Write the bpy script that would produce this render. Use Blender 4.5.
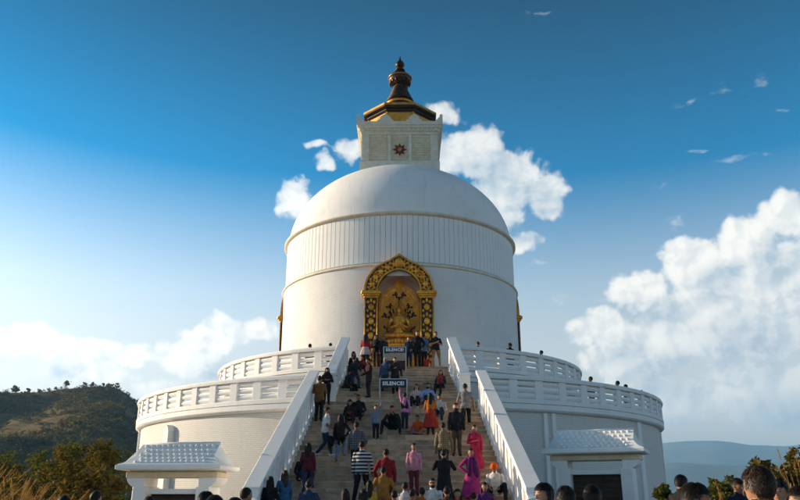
import bpy, bmesh, math, random
import numpy as np
from mathutils import Vector, Matrix, Quaternion
for o in list(bpy.data.objects): bpy.data.objects.remove(o)
scene = bpy.context.scene
col = scene.collection
R = math.radians
rnd = random.Random(11)

# ------------------------------------------------------------------ camera
cam_d = bpy.data.cameras.new('camera'); cam = bpy.data.objects.new('camera', cam_d); col.objects.link(cam)
cam.location = (0.33, -47.0, 1.6)
cam_d.sensor_fit = 'HORIZONTAL'; cam_d.sensor_width = 36.0; cam_d.lens = 33.75
cam_d.clip_start = 0.1; cam_d.clip_end = 40000
cam.rotation_euler = (R(90 + 18.43), 0, math.atan2(0.33, 47.0))
scene.camera = cam

# ------------------------------------------------------------------ light
SUN_AZ, SUN_EL = R(76), R(14)          # azimuth to the left of the view axis
sun_dir = Vector((-math.sin(SUN_AZ)*math.cos(SUN_EL), math.cos(SUN_AZ)*math.cos(SUN_EL), math.sin(SUN_EL)))
sd = bpy.data.lights.new('sun', 'SUN'); sd.energy = 4.7; sd.angle = R(0.55); sd.color = (1.0, 0.80, 0.56)
sun = bpy.data.objects.new('sun', sd); col.objects.link(sun)
sun.rotation_euler = sun_dir.to_track_quat('Z', 'Y').to_euler()
scene.view_settings.view_transform = 'Standard'; scene.view_settings.look = 'None'
scene.view_settings.exposure = 0.86; scene.view_settings.gamma = 1.0
scene.cycles.use_denoising = True; scene.cycles.use_adaptive_sampling = True; scene.cycles.adaptive_threshold = .02; scene.cycles.adaptive_min_samples = 12
scene.cycles.max_bounces = 6; scene.cycles.transparent_max_bounces = 8; scene.cycles.volume_bounces = 0

world = bpy.data.worlds.new('World'); scene.world = world; world.use_nodes = True
world.cycles.sampling_method = 'MANUAL'; world.cycles.sample_map_resolution = 512
wt = world.node_tree; wt.nodes.clear()
SKY_STRENGTH = 0.085
class NT:
    """short-hand for wiring shader nodes"""
    def __init__(s, tree): s.t = tree
    def node(s, typ, **kw):
        n = s.t.nodes.new(typ)
        for k, v in kw.items(): setattr(n, k, v)
        return n
    def put(s, inp, v):
        if hasattr(v, 'is_output'): s.t.links.new(v, inp)
        else:
            if isinstance(v, (tuple, list)) and len(v) == 3 and inp.type == 'RGBA': v = (*v, 1)
            inp.default_value = v
    def math(s, op, a, b=0.0, c=0.0, clamp=False):
        n = s.node('ShaderNodeMath', operation=op); n.use_clamp = clamp
        for i, v in enumerate((a, b, c)): s.put(n.inputs[i], v)
        return n.outputs[0]
    def vec(s, op, a, b=(0, 0, 0)):
        n = s.node('ShaderNodeVectorMath', operation=op); s.put(n.inputs[0], a)
        if op == 'SCALE': s.put(n.inputs['Scale'], b)
        else: s.put(n.inputs[1], b)
        return n.outputs['Value'] if op in ('DOT_PRODUCT', 'LENGTH') else n.outputs[0]
    def mix(s, f, a, b, typ='MIX'):
        n = s.node('ShaderNodeMix', data_type='RGBA', blend_type=typ)
        s.put(n.inputs[0], f); s.put(n.inputs[6], a); s.put(n.inputs[7], b)
        return n.outputs[2]
    def noise(s, v, scale, detail=2, rough=.5, lac=2.0, dist=0.0, dim='3D'):
        n = s.node('ShaderNodeTexNoise', noise_dimensions=dim); s.put(n.inputs['Vector'], v)
        s.put(n.inputs['Scale'], scale); s.put(n.inputs['Detail'], detail); s.put(n.inputs['Roughness'], rough)
        s.put(n.inputs['Lacunarity'], lac); s.put(n.inputs['Distortion'], dist)
        return n.outputs[0]
    def ramp(s, v, lo, hi, a=0.0, b=1.0, smooth=True):
        n = s.node('ShaderNodeMapRange', interpolation_type='SMOOTHSTEP' if smooth else 'LINEAR'); s.put(n.inputs[0], v)
        s.put(n.inputs[1], lo); s.put(n.inputs[2], hi); s.put(n.inputs[3], a); s.put(n.inputs[4], b)
        return n.outputs[0]
    def comb(s, x, y, z):
        n = s.node('ShaderNodeCombineXYZ')
        for i, v in enumerate((x, y, z)): s.put(n.inputs[i], v)
        return n.outputs[0]
    def sep(s, v):
        n = s.node('ShaderNodeSeparateXYZ'); s.put(n.inputs[0], v); return n.outputs

# clouds: (azimuth, elevation, half width, half height) in degrees, azimuth to the right of north (+Y)
CUMULUS = [(21.7, 16.3, 2.83, 2.12), (17.9, 14.6, 2.8, 1.88), (14.8, 11.9, 2.86, 1.9), (25.6, 17.4, 2.87, 2.2), (28.7, 18.6, 2.44, 1.87), (23.2, 12.0, 5.63, 4.17), (28.4, 12.9, 4.61, 5.99), (17.5, 10.3, 4.75, 2.87), (25.1, 7.1, 6.41, 3.01), (18.5, 6.7, 3.95, 1.74), (-15.9, 10.8, 2.47, 1.89), (-17.9, 10.0, 1.77, 1.43), (-13.7, 11.7, 2.22, 1.62), (-11.5, 12.1, 2.11, 1.19), (-21.0, 10.0, 2.75, 1.12), (-24.0, 9.8, 2.37, 1.1), (-26.6, 10.1, 2.54, 1.35), (-29.6, 9.5, 2.4, 1.7), (-22.9, 8.5, 4.02, 0.82), (-18.7, 7.5, 2.77, 0.84), (-15.4, 9.4, 4.37, 1.16), (5.5, 25.9, 3.31, 2.23), (8.7, 23.5, 3.61, 2.83), (11.4, 22.2, 2.2, 2.08), (3.0, 28.6, 2.21, 1.03), (9.2, 18.9, 2.34, 0.9), (7.0, 21.7, 3.6, 2.26), (-9.0, 22.2, 1.78, 1.65), (-6.7, 24.8, 0.99, 0.75), (-4.8, 26.0, 1.51, 1.19), (-7.7, 20.9, 1.21, 0.6), (-7.3, 26.0, 1.0, 0.45), (-48, 9.5, 12, 2.6), (-75, 9, 14, 3.2), (55, 11, 16, 6), (95, 10, 22, 4.5), (-115, 9, 22, 4), (150, 10, 24, 5), (-155, 11, 22, 5), (75, 28, 8, 3), (120, 35, 8, 2.5), (-130, 38, 9, 3)]
WISPS = [(22.9, 27.5, 1.29, 0.34), (25.7, 23.1, 2.25, 0.48), (28.6, 27.9, 1.44, 0.52), (25.6, 28.0, 0.97, 0.33), (19.9, 22.0, 0.87, 0.29), (29.3, 25.7, 0.77, 0.26), (10.4, 17.1, 1.08, 0.26), (20.8, 19.3, 0.99, 0.57), (15.7, 14.1, 1.44, 0.29), (12.0, 14.3, 1.05, 0.3), (11.6, 35.2, 1.2, 0.27), (23.4, 24.1, 0.84, 0.21)]
def mask_group(name, lists):
    gt = bpy.data.node_groups.new(name, 'ShaderNodeTree')
    gt.interface.new_socket('Vector', in_out='INPUT', socket_type='NodeSocketVector')
    g = NT(gt); gi = g.node('NodeGroupInput'); go = g.node('NodeGroupOutput')
    for q, (nm, L, wob) in enumerate(lists):
        gt.interface.new_socket(nm, in_out='OUTPUT', socket_type='NodeSocketFloat')
        warp = g.node('ShaderNodeTexNoise', noise_dimensions='2D'); g.put(warp.inputs['Vector'], gi.outputs[0]); g.put(warp.inputs['Scale'], .3 + q*.5); g.put(warp.inputs['Detail'], 2)
        aew = g.vec('ADD', gi.outputs[0], g.vec('SCALE', g.vec('SUBTRACT', warp.outputs[1], (.5, .5, .5)), wob))
        m = None
        for (a, e, hw, hh) in L:
            d = g.node('ShaderNodeVectorMath', operation='MULTIPLY_ADD'); g.put(d.inputs[0], aew)
            d.inputs[1].default_value = (1/hw, 1/hh, 0); d.inputs[2].default_value = (-a/hw, -e/hh, 0)
            wgt = min(1.0, .45 + .22*hh)
            v = g.math('MULTIPLY_ADD', g.vec('LENGTH', d.outputs[0]), -wgt, wgt)
            m = v if m is None else g.math('MAXIMUM', m, v)
        g.put(go.inputs[q], m)
    return gt
MASK = mask_group('cloud_masks', [('Cumulus', CUMULUS, 2.0), ('Wisps', WISPS, 1.2)])
BULK = mask_group('cloud_bulk', [('Bulk', [c for c in CUMULUS if c[2]*c[3] > 3.2], 1.5)])

W = NT(wt)
tc = W.node('ShaderNodeTexCoord')
X, Y, Z = W.sep(tc.outputs['Generated'])
az = W.math('MULTIPLY', W.math('ARCTAN2', X, Y), 180/math.pi)
el = W.math('MULTIPLY', W.math('ARCSINE', Z), 180/math.pi)
AE = W.comb(az, el, 0.0)
def grp(tree, off=None):
    n = W.node('ShaderNodeGroup'); n.node_tree = tree
    W.put(n.inputs[0], W.vec('ADD', AE, off) if off else AE); return n.outputs
mk = grp(MASK); bulk = grp(BULK, (-1.7, 1.9, 0))[0]
def puffs(off, det):
    v = W.vec('ADD', AE, off) if off else AE
    fb = W.noise(v, .30, det, .62, 2.1, .25, '2D')
    vo = W.node('ShaderNodeTexVoronoi', feature='F1', voronoi_dimensions='2D'); W.put(vo.inputs['Vector'], v)
    W.put(vo.inputs['Scale'], .8); W.put(vo.inputs['Detail'], 1.5); W.put(vo.inputs['Roughness'], .55)
    return W.math('ADD', W.math('MULTIPLY_ADD', fb, 2.0, -1.0), W.math('MULTIPLY_ADD', vo.outputs[0], -.40, .17))
n0, n1, n2 = puffs(None, 8), puffs((-.60, .50, 0), 3), puffs(None, 3)
body = W.math('MULTIPLY', W.math('MINIMUM', mk[0], .55), 2.5)
d0 = W.math('ADD', body, n0)
wn = W.noise(W.vec('MULTIPLY', AE, (.35, 1.3, 1)), 1.1, 6, .62, 2.1, .4, '2D')
wisp = W.ramp(W.math('ADD', W.math('MULTIPLY', mk[1], 1.3), W.math('MULTIPLY_ADD', wn, 2.4, -1.35)), .0, 1.5, 0, .62)
alpha = W.ramp(d0, -.06, .62)
lit = W.ramp(W.math('ADD', W.math('SUBTRACT', n2, n1), W.math('MULTIPLY', W.math('SUBTRACT', n0, n2), .35)), -.45, .38)
lit2 = W.ramp(bulk, -.1, .85, 1.0, 0.0)
light = W.math('MULTIPLY_ADD', lit, .42, W.math('MULTIPLY', lit2, .62))
sky = W.node('ShaderNodeTexSky', sky_type='NISHITA'); sky.sun_disc = False
sky.sun_elevation = SUN_EL; sky.sun_rotation = -SUN_AZ
sky.altitude = 1100; sky.air_density = 1.0; sky.dust_density = 1.6; sky.ozone_density = 2.0
gm = W.node('ShaderNodeGamma'); W.put(gm.inputs[0], sky.outputs[0]); gm.inputs[1].default_value = 1.4
hs = W.node('ShaderNodeHueSaturation'); W.put(hs.inputs['Color'], gm.outputs[0]); W.put(hs.inputs['Saturation'], W.ramp(el, 2, 45, .18, 2.35)); hs.inputs['Hue'].default_value = .488; hs.inputs['Value'].default_value = 1.5
skyc = W.mix(1.0, hs.outputs[0], (1.04, .97, .86), 'MULTIPLY')
skyc = W.vec('SCALE', skyc, W.math('MULTIPLY', W.ramp(el, 15, 44, 1.0, .13, False), W.ramp(el, 4, 28, .54, .94)))
K = 1/SKY_STRENGTH
cl = W.mix(light, (.30*K, .36*K, .41*K), (.68*K, .655*K, .60*K))
glow = W.ramp(W.vec('DOT_PRODUCT', tc.outputs['Generated'], tuple(sun_dir)), .30, .95, 1.0, 1.9)      # clouds near the sun scatter more of its light
cl = W.vec('SCALE', cl, glow)
cl = W.mix(W.ramp(el, 2, 10, .5, 0.0), cl, (.36*K, .43*K, .47*K))
cover = W.math('MAXIMUM', W.math('MULTIPLY', alpha, W.ramp(d0, .3, 1.2, .82, .97)), wisp)
final = W.mix(W.math('MULTIPLY', cover, W.ramp(el, 17, 27, 1.0, .80)), skyc, cl)
bg = W.node('ShaderNodeBackground'); W.put(bg.inputs[0], final); bg.inputs[1].default_value = SKY_STRENGTH
wo = W.node('ShaderNodeOutputWorld'); W.put(wo.inputs[0], bg.outputs[0])

# ------------------------------------------------------------------ helpers
def tag(o, label=None, cat=None, group=None, kind=None):
    if label: o['label'] = label
    if cat: o['category'] = cat
    if group: o['group'] = group
    if kind: o['kind'] = kind
    return o
def empty(name, loc=(0, 0, 0), rz=0, label=None, cat=None, group=None):
    o = bpy.data.objects.new(name, None); col.objects.link(o); o.location = loc; o.rotation_euler = (0, 0, rz)
    o.empty_display_size = .2
    return tag(o, label, cat, group)
def link(name, me, parent=None, loc=(0, 0, 0), rot=(0, 0, 0), sc=(1, 1, 1)):
    o = bpy.data.objects.new(name, me); col.objects.link(o)
    o.parent = parent; o.location = loc; o.rotation_euler = rot; o.scale = sc
    return o
class MB:
    """collects shapes, then becomes ONE mesh"""
    def __init__(s): s.v = []; s.f = []; s.m = []; s.cur = 0
    def add(s, vs, fs):
        b = len(s.v); s.v += [tuple(v) for v in vs]
        s.f += [tuple(b + i for i in f) for f in fs]; s.m += [s.cur]*len(fs)
    def box(s, x0, x1, y0, y1, z0, z1, M=None):
        vs = [Vector((x, y, z)) for x in (x0, x1) for y in (y0, y1) for z in (z0, z1)]
        if M: vs = [M @ v for v in vs]
        s.add(vs, [(0, 1, 3, 2), (4, 6, 7, 5), (0, 4, 5, 1), (2, 3, 7, 6), (0, 2, 6, 4), (1, 5, 7, 3)])
    def prism(s, poly, a, b, axis='x', M=None):
        """poly: 2-D outline; extruded from a to b along axis"""
        n = len(poly)
        def P(p, t):
            if axis == 'x': v = Vector((t, p[0], p[1]))
            elif axis == 'y': v = Vector((p[0], t, p[1]))
            else: v = Vector((p[0], p[1], t))
            return M @ v if M else v
        vs = [P(p, a) for p in poly] + [P(p, b) for p in poly]
        fs = [tuple(range(n))[::-1], tuple(range(n, 2*n))] + [(i, (i+1) % n, n+(i+1) % n, n+i) for i in range(n)]
        s.add(vs, fs)
    def rings(s, rings, closed=True, cap=True):
        n = len(rings[0]); vs = [v for r in rings for v in r]; fs = []
        for k in range(len(rings)-1):
            for i in range(n if closed else n-1):
                j = (i+1) % n
                fs.append((k*n+i, k*n+j, (k+1)*n+j, (k+1)*n+i))
        if cap and closed:
            fs.append(tuple(range(n))[::-1]); fs.append(tuple(range((len(rings)-1)*n, len(rings)*n)))
        s.add(vs, fs)
    def revolve(s, prof, a0=0, a1=360, n=96, cx=0, cy=0, skip=None):
        """prof: (r, z); angle 0 faces the camera (-Y), positive to the right"""
        full = abs(a1-a0-360) < 1e-6; m = n if full else n+1; k = len(prof); vs = []; fs = []
        for i in range(m):
            a = R(a0 + (a1-a0)*i/n)
            for (r, z) in prof: vs.append((cx + r*math.sin(a), cy - r*math.cos(a), z))
        for i in range(n):
            i2 = (i+1) % m; am = a0 + (a1-a0)*(i+.5)/n
            for j in range(k-1):
                if skip and skip(am, (prof[j][1]+prof[j+1][1])/2): continue
                fs.append((i*k+j, i2*k+j, i2*k+j+1, i*k+j+1))
        s.add(vs, fs)
        if not full:
            b = len(s.v) - len(vs)
            if prof[0] == prof[-1]:
                s.f.append(tuple(b+j for j in range(k-1))); s.f.append(tuple(b+(m-1)*k+j for j in range(k-1))[::-1]); s.m += [s.cur]*2
    def tube(s, pts, rad, n=6, cap=True):
        """pts list of points, rad number or list"""
        pts = [Vector(p) for p in pts]; out = []
        up0 = None
        for i, p in enumerate(pts):
            d = (pts[min(i+1, len(pts)-1)] - pts[max(i-1, 0)]).normalized()
            if up0 is None: up0 = Vector((0, 0, 1)) if abs(d.z) < .9 else Vector((0, 1, 0))
            u = d.cross(up0).normalized(); w_ = u.cross(d).normalized(); up0 = w_
            r = rad[i] if isinstance(rad, (list, tuple)) else rad
            if not isinstance(r, tuple): r = (r, r)
            out.append([p + u*math.cos(2*math.pi*k/n)*r[0] + w_*math.sin(2*math.pi*k/n)*r[1] for k in range(n)])
        s.rings(out, cap=cap)
    def ellipsoid(s, c, r, nu=10, nv=7, M=None):
        rs = []
        for j in range(1, nv):
            t = math.pi*j/nv - math.pi/2; ring = []
            for i in range(nu):
                a = 2*math.pi*i/nu
                v = Vector((r[0]*math.cos(t)*math.cos(a), r[1]*math.cos(t)*math.sin(a), r[2]*math.sin(t)))
                ring.append((M @ v if M else v) + Vector(c))
            rs.append(ring)
        n = nu; vs = [v for q in rs for v in q]; fs = []
        for k in range(len(rs)-1):
            for i in range(n): fs.append((k*n+i, k*n+(i+1) % n, (k+1)*n+(i+1) % n, (k+1)*n+i))
        lo = Vector((0, 0, -r[2])); hi = Vector((0, 0, r[2]))
        vs += [(M @ lo if M else lo) + Vector(c), (M @ hi if M else hi) + Vector(c)]
        L = len(vs)
        for i in range(n): fs.append((L-2, (i+1) % n, i)); fs.append((L-1, (len(rs)-1)*n+i, (len(rs)-1)*n+(i+1) % n))
        s.add(vs, fs)
    def mesh(s, name, mats, smooth=False, fix=True, auto=None):
        me = bpy.data.meshes.new(name); me.from_pydata([tuple(v) for v in s.v], [], s.f)
        if not isinstance(mats, (list, tuple)): mats = [mats]
        for m_ in mats: me.materials.append(m_)
        if len(mats) > 1: me.polygons.foreach_set('material_index', s.m)
        if fix:
            bm = bmesh.new(); bm.from_mesh(me); bmesh.ops.recalc_face_normals(bm, faces=bm.faces); bm.to_mesh(me); bm.free()
        if smooth: me.polygons.foreach_set('use_smooth', [True]*len(me.polygons))
        if auto is not None: me.set_sharp_from_angle(angle=R(auto))
        me.update(); return me
    def build(s, name, mats, parent=None, smooth=False, loc=(0, 0, 0), rot=(0, 0, 0), bevel=0, fix=True, auto=None):
        me = s.mesh(name, mats, smooth, fix, auto)
        if bevel: bevel_mesh(me, bevel)
        return link(name, me, parent, loc, rot)
def bevel_mesh(me, w_, seg=1):
    bm = bmesh.new(); bm.from_mesh(me)
    bmesh.ops.remove_doubles(bm, verts=bm.verts, dist=1e-5)
    ed = [e for e in bm.edges if len(e.link_faces) == 2 and e.calc_face_angle(0) > .5]
    bmesh.ops.bevel(bm, geom=ed, offset=w_, segments=seg, affect='EDGES', profile=.6, clamp_overlap=True)
    bm.to_mesh(me); bm.free()

# ------------------------------------------------------------------ materials
MATS = {}
def mat(name, c1, c2=None, rough=.7, scale=4.0, detail=5, bump=0.0, bscale=40.0, bdist=.01, metal=0.0, stretch=(1, 1, 1), spec=.3, coord='Object', lo=.35, hi=.65):
    if name in MATS: return MATS[name]
    m_ = bpy.data.materials.new(name); m_.use_nodes = True; t = m_.node_tree; n = NT(t)
    b = t.nodes['Principled BSDF']; tcn = n.node('ShaderNodeTexCoord')
    v = n.vec('MULTIPLY', tcn.outputs[coord], stretch)
    if c2 is not None: n.put(b.inputs['Base Color'], n.mix(n.ramp(n.noise(v, scale, detail, .6), lo, hi), c1, c2))
    else: n.put(b.inputs['Base Color'], c1)
    b.inputs['Roughness'].default_value = rough; b.inputs['Metallic'].default_value = metal; b.inputs['Specular IOR Level'].default_value = spec
    if bump:
        bn = n.node('ShaderNodeBump'); bn.inputs['Strength'].default_value = bump; bn.inputs['Distance'].default_value = bdist
        n.put(bn.inputs['Height'], n.noise(v, bscale, 5, .6)); n.put(b.inputs['Normal'], bn.outputs[0])
    MATS[name] = m_; return m_
def plaster(name, base, dirt, brick=None, bstr=.5, streak=.5):
    """white-washed masonry; brick = (width, course height) in metres adds painted-over brick relief round the axis"""
    m_ = bpy.data.materials.new(name); m_.use_nodes = True; t = m_.node_tree; n = NT(t); b = t.nodes['Principled BSDF']
    geo = n.node('ShaderNodeNewGeometry'); P = geo.outputs['Position']; x, y, z = n.sep(P)
    rad = n.math('SQRT', n.math('ADD', n.math('MULTIPLY', x, x), n.math('MULTIPLY', y, y)))
    ang = n.math('ARCTAN2', x, n.math('MULTIPLY', y, -1.0))
    arc = n.math('MULTIPLY', ang, rad)
    sv = n.comb(n.math('MULTIPLY', arc, 3.0), n.math('MULTIPLY', z, .22), rad)
    st = n.ramp(n.noise(sv, 1.0, 6, .65), .50, .78)
    blot = n.ramp(n.noise(P, .55, 6, .65), .45, .75)
    f = n.math('MULTIPLY', n.math('MAXIMUM', n.math('MULTIPLY', st, streak), n.math('MULTIPLY', blot, .5)), .62)
    c = n.mix(f, base, dirt)
    h = n.noise(P, 9.0, 6, .65)
    if brick:
        bt = n.node('ShaderNodeTexBrick'); n.put(bt.inputs['Vector'], n.comb(arc, z, 0.0))
        bt.inputs['Scale'].default_value = 1.0; bt.inputs['Brick Width'].default_value = brick[0]; bt.inputs['Row Height'].default_value = brick[1]
        bt.inputs['Mortar Size'].default_value = brick[2]; bt.inputs['Mortar Smooth'].default_value = .35; bt.inputs['Bias'].default_value = 0
        bt.inputs['Color1'].default_value = (1, 1, 1, 1); bt.inputs['Color2'].default_value = (.72, .72, .72, 1); bt.inputs['Mortar'].default_value = (.0, .0, .0, 1)
        h = n.math('ADD', n.math('MULTIPLY', bt.outputs[0], 1.0), n.math('MULTIPLY', h, .8))
        c = n.mix(n.math('MULTIPLY', bt.outputs['Fac'], .28), c, (.50, .47, .42))
        c = n.mix(.07, c, bt.outputs[0], 'MULTIPLY')
    n.put(b.inputs['Base Color'], c); b.inputs['Roughness'].default_value = .75; b.inputs['Specular IOR Level'].default_value = .25
    bn = n.node('ShaderNodeBump'); bn.inputs['Strength'].default_value = bstr; bn.inputs['Distance'].default_value = .02
    n.put(bn.inputs['Height'], h); n.put(b.inputs['Normal'], bn.outputs[0])
    MATS[name] = m_; return m_
WHITE = plaster('whitewash', (.84, .835, .815), (.56, .53, .47), None, .5, .75)
WALLB = plaster('whitewashed_brick', (.77, .75, .71), (.54, .50, .44), (.24, .085, .014), 1.0)
DRUMP = plaster('rough_whitewash', (.84, .835, .815), (.58, .55, .50), (.24, .085, .007), .8, .6)
TRIM = mat('white_trim', (.84, .835, .815), (.66, .63, .57), .8, 1.1, 6, .3, 30, lo=.50, hi=.85, spec=.12)
CREAM = mat('cream_ledge', (.77, .71, .58), (.68, .61, .47), .6, 3, 5, .2, 25)
CREAMP = mat('cream_paint', (.72, .62, .43), (.62, .52, .35), .6, 3, 5, .2, 25)
CREAML = mat('pale_cream_paint', (.76, .71, .59), (.68, .62, .49), .6, 3, 5, .2, 25)
STONE = mat('stair_stone', (.56, .40, .27), (.37, .26, .175), .8, 2.2, 8, .5, 18, .02)
STONE3 = mat('stair_stone_dark', (.42, .325, .24), (.27, .205, .15), .85, 3.1, 8, .5, 18, .02)
STONE2 = mat('stair_stone_pale', (.63, .46, .32), (.44, .315, .22), .8, 2.6, 8, .5, 18, .02)
GOLD = mat('gold_leaf', (.98, .46, .05), (.56, .22, .02), .36, 5, 5, .35, 30, .01, .55)
PANELG = mat('niche_gold', (.95, .42, .035), (.70, .27, .018), .45, 2.5, 5, .25, 20, .01, .15)
GOLDR = mat('roof_gold', (.66, .36, .05), (.46, .22, .03), .40, 2.5, 5, .2, 20, .01, .35)
GOLDP = mat('gold_paint', (.78, .37, .035), (.46, .19, .015), .42, 2.5, 5, .25, 20, .01, .5)
BRONZE = mat('dark_bronze', (.085, .042, .020), (.03, .015, .008), .42, 4, 5, .3, 25, .01, .6)
DARKWOOD = mat('dark_brown_lacquer', (.045, .022, .010), (.022, .011, .006), .5, 6, 5, .3, 30)
RED = mat('dark_red_paint', (.22, .03, .02), (.12, .015, .012), .5)
# ------------------------------------------------------------------ the setting: ground, plaza, hill, mountains
Z_LOW, Z_UP = 5.55, 7.57                       # terrace floors
R_LOW, R_UP = 15.17, 10.9
def smooth(a, b, x):
    t = min(1, max(0, (x-a)/(b-a))); return t*t*(3-2*t)
def vnoise(x, y, s=0):
    def h(i, j): return ((math.sin(i*127.1 + j*311.7 + s*74.7)*43758.5453) % 1.0)
    i, j = math.floor(x), math.floor(y); u, v = x-i, y-j; u = u*u*(3-2*u); v = v*v*(3-2*v)
    return (h(i, j)*(1-u)+h(i+1, j)*u)*(1-v) + (h(i, j+1)*(1-u)+h(i+1, j+1)*u)*v
def fbm(x, y, o=5, s=0):
    t = 0; a = .5
    for k in range(o): t += a*(vnoise(x, y, s+k)-.5); x *= 2.03; y *= 2.03; a *= .52
    return t
VALLEY = -30.0
def ground_z(x, y):
    r = math.hypot(x, y+10); return VALLEY*smooth(75, 330, r)
GROUND = mat('dry_earth', (.16, .12, .07), (.08, .08, .035), .9, .15, 8, .4, 2, .05)
m = MB(); rs = [0, 20, 40, 60, 75, 90, 110, 135, 165, 200, 240, 285, 330, 500, 900, 1600, 2600, 4200, 8000]
seg = 64; m.v = [(0, -10, -.02)]
for r in rs[1:]:
    for i in range(seg):
        a = 2*math.pi*i/seg; x, y = r*math.sin(a), -10+r*math.cos(a); m.v.append((x, y, ground_z(x, y)-.02))
for i in range(seg): m.f.append((0, 1+(i+1) % seg, 1+i))
for k in range(len(rs)-2):
    for i in range(seg):
        a, b = 1+k*seg+i, 1+k*seg+(i+1) % seg; m.f.append((a, b, b+seg, a+seg))
m.m = [0]*len(m.f)
o = m.build('ground', GROUND, smooth=True); tag(o, 'dry earth of the hilltop and the valley around the stupa', kind='structure')
PAVE = mat('plaza_stone', (.34, .29, .23), (.22, .19, .15), .85, .8, 7, .3, 12, .02)
m = MB(); m.revolve([(0.01, 0), (42, 0), (42, -.3)], 0, 360, 96, 0, -12); o = m.build('plaza', PAVE, fix=True); tag(o, 'stone paved plaza in front of the stairs', kind='structure')

# hill on the left: a height field in polar strips seen from the plaza
CX, CY = 0.33, -47.0
def hill_profile(az):      # ridge elevation in degrees against azimuth (left negative)
    pts = [(-75, 2.0), (-60, 5.0), (-45, 6.6), (-36, 7.0), (-29, 6.95), (-27.5, 7.05), (-25.8, 7.15), (-24.2, 7.45), (-22.6, 7.62), (-21.3, 7.62), (-20.5, 7.35), (-20.0, 6.9), (-19.0, 6.2), (-17.5, 5.4), (-14, 3.4), (-10, .5), (-6, -1.5)]
    for (a, e), (b, f) in zip(pts, pts[1:]):
        if a <= az <= b: return e + (f-e)*(az-a)/(b-a)
    return -1.5
D_R = 430.0
def hill_pt(az, t):        # t 0 foot .. 1 ridge .. 1.6 behind
    e = hill_profile(az)
    top = 1.6 + D_R*math.tan(R(e))
    d = 150 + (D_R-150)*t
    if t <= 1: h = VALLEY + (top-VALLEY)*(t**.92)
    else: h = top - (top-VALLEY)*smooth(1, 2.0, t)
    rel = min(1, t*1.5)*(1-smooth(.82, 1.0, t)*.75)
    x, y = CX + d*math.sin(R(az)), CY + d*math.cos(R(az))
    h += rel*(fbm(x/60, y/60, 5, 3)*26 + fbm(x/16, y/16, 3, 9)*5)
    return Vector((x, y, h))
m = MB(); na, nt_ = 150, 64
rows = [[hill_pt(-75 + 69*i/na, 2.0*j/nt_) for i in range(na+1)] for j in range(nt_+1)]
m.rings(rows, closed=False)
HILL = bpy.data.materials.new('hill_scrub'); HILL.use_nodes = True; n = NT(HILL.node_tree); b = HILL.node_tree.nodes['Principled BSDF']
geo = n.node('ShaderNodeNewGeometry'); P = geo.outputs['Position']
c = n.mix(n.ramp(n.noise(P, .03, 7, .65), .42, .62), (.13, .105, .034), (.26, .165, .070))
c = n.mix(n.ramp(n.noise(n.vec('MULTIPLY', P, (.6, .6, 3.0)), .06, 6, .6), .60, .72), c, (.22, .145, .075))
n.put(b.inputs['Base Color'], c); b.inputs['Roughness'].default_value = .95; b.inputs['Specular IOR Level'].default_value = .1
bn = n.node('ShaderNodeBump'); bn.inputs['Strength'].default_value = .8; bn.inputs['Distance'].default_value = 1.5; n.put(bn.inputs['Height'], n.noise(P, .35, 6, .7)); n.put(b.inputs['Normal'], bn.outputs[0])
MATS['hill_scrub'] = HILL
o = m.build('hill', HILL, smooth=True, fix=False); tag(o, 'scrubby brown and green hill rising beyond the bushes', kind='structure')

def leaf_mat(name, c1, c2, sc=.5, trans=.25):
    m_ = bpy.data.materials.new(name); m_.use_nodes = True; t = m_.node_tree; n = NT(t); b = t.nodes['Principled BSDF']
    g_ = n.node('ShaderNodeNewGeometry')
    f = n.math('ADD', n.math('MULTIPLY', n.noise(g_.outputs['Position'], sc, 4, .6), .6), n.math('MULTIPLY', g_.outputs['Random Per Island'], .45))
    c = n.mix(n.ramp(f, .25, .8), c1, c2); n.put(b.inputs['Base Color'], c); b.inputs['Roughness'].default_value = .75; b.inputs['Specular IOR Level'].default_value = .08
    tr = n.node('ShaderNodeBsdfTranslucent'); n.put(tr.inputs[0], n.mix(1.0, c, (1.0, 1.0, .55), 'MULTIPLY'))
    mx = n.node('ShaderNodeMixShader'); mx.inputs[0].default_value = trans; n.put(mx.inputs[1], b.outputs[0]); n.put(mx.inputs[2], tr.outputs[0])
    n.put(t.nodes['Material Output'].inputs[0], mx.outputs[0]); MATS[name] = m_; return m_
FOREST = leaf_mat('forest_leaves', (.075, .075, .020), (.23, .170, .055), .02, .25)
BUSH = leaf_mat('bush_leaves', (.060, .062, .012), (.20, .125, .022), .7, .35)
BUSHG = leaf_mat('green_bush_leaves', (.045, .065, .012), (.13, .12, .025), .7, .35)
GRASS = leaf_mat('dry_grass', (.36, .20, .07), (.55, .34, .14), .7, .4)
BARK = mat('bark', (.10, .07, .045), (.05, .035, .022), .9, 6, 5, .6, 20)
def leaf_clump(m, c, rad, n_, size, rg, flat=1.0):
    """n_ leaf-sized faces spread through an uneven crown volume"""
    for k in range(n_):
        d = Vector((rg.gauss(0, 1), rg.gauss(0, 1), rg.gauss(0, 1)))
        if d.length < 1e-3: continue
        d.normalize(); q = rg.random()**.45
        p = Vector(c) + Vector((d.x*rad[0]*q, d.y*rad[1]*q, d.z*rad[2]*q))
        s_ = size*(.6 + .8*rg.random())
        u = Vector((rg.gauss(0, 1), rg.gauss(0, 1), rg.gauss(0, .6)*flat)).normalized(); w_ = u.cross(Vector((rg.gauss(0, 1), rg.gauss(0, 1), rg.gauss(0, 1)))).normalized()
        m.add([p - u*s_, p + w_*s_*.42 - u*s_*.1, p + u*s_, p - w_*s_*.42 - u*s_*.1], [(0, 1, 2, 3)])
rg = random.Random(5)
m = MB(); cnt = 0
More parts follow.
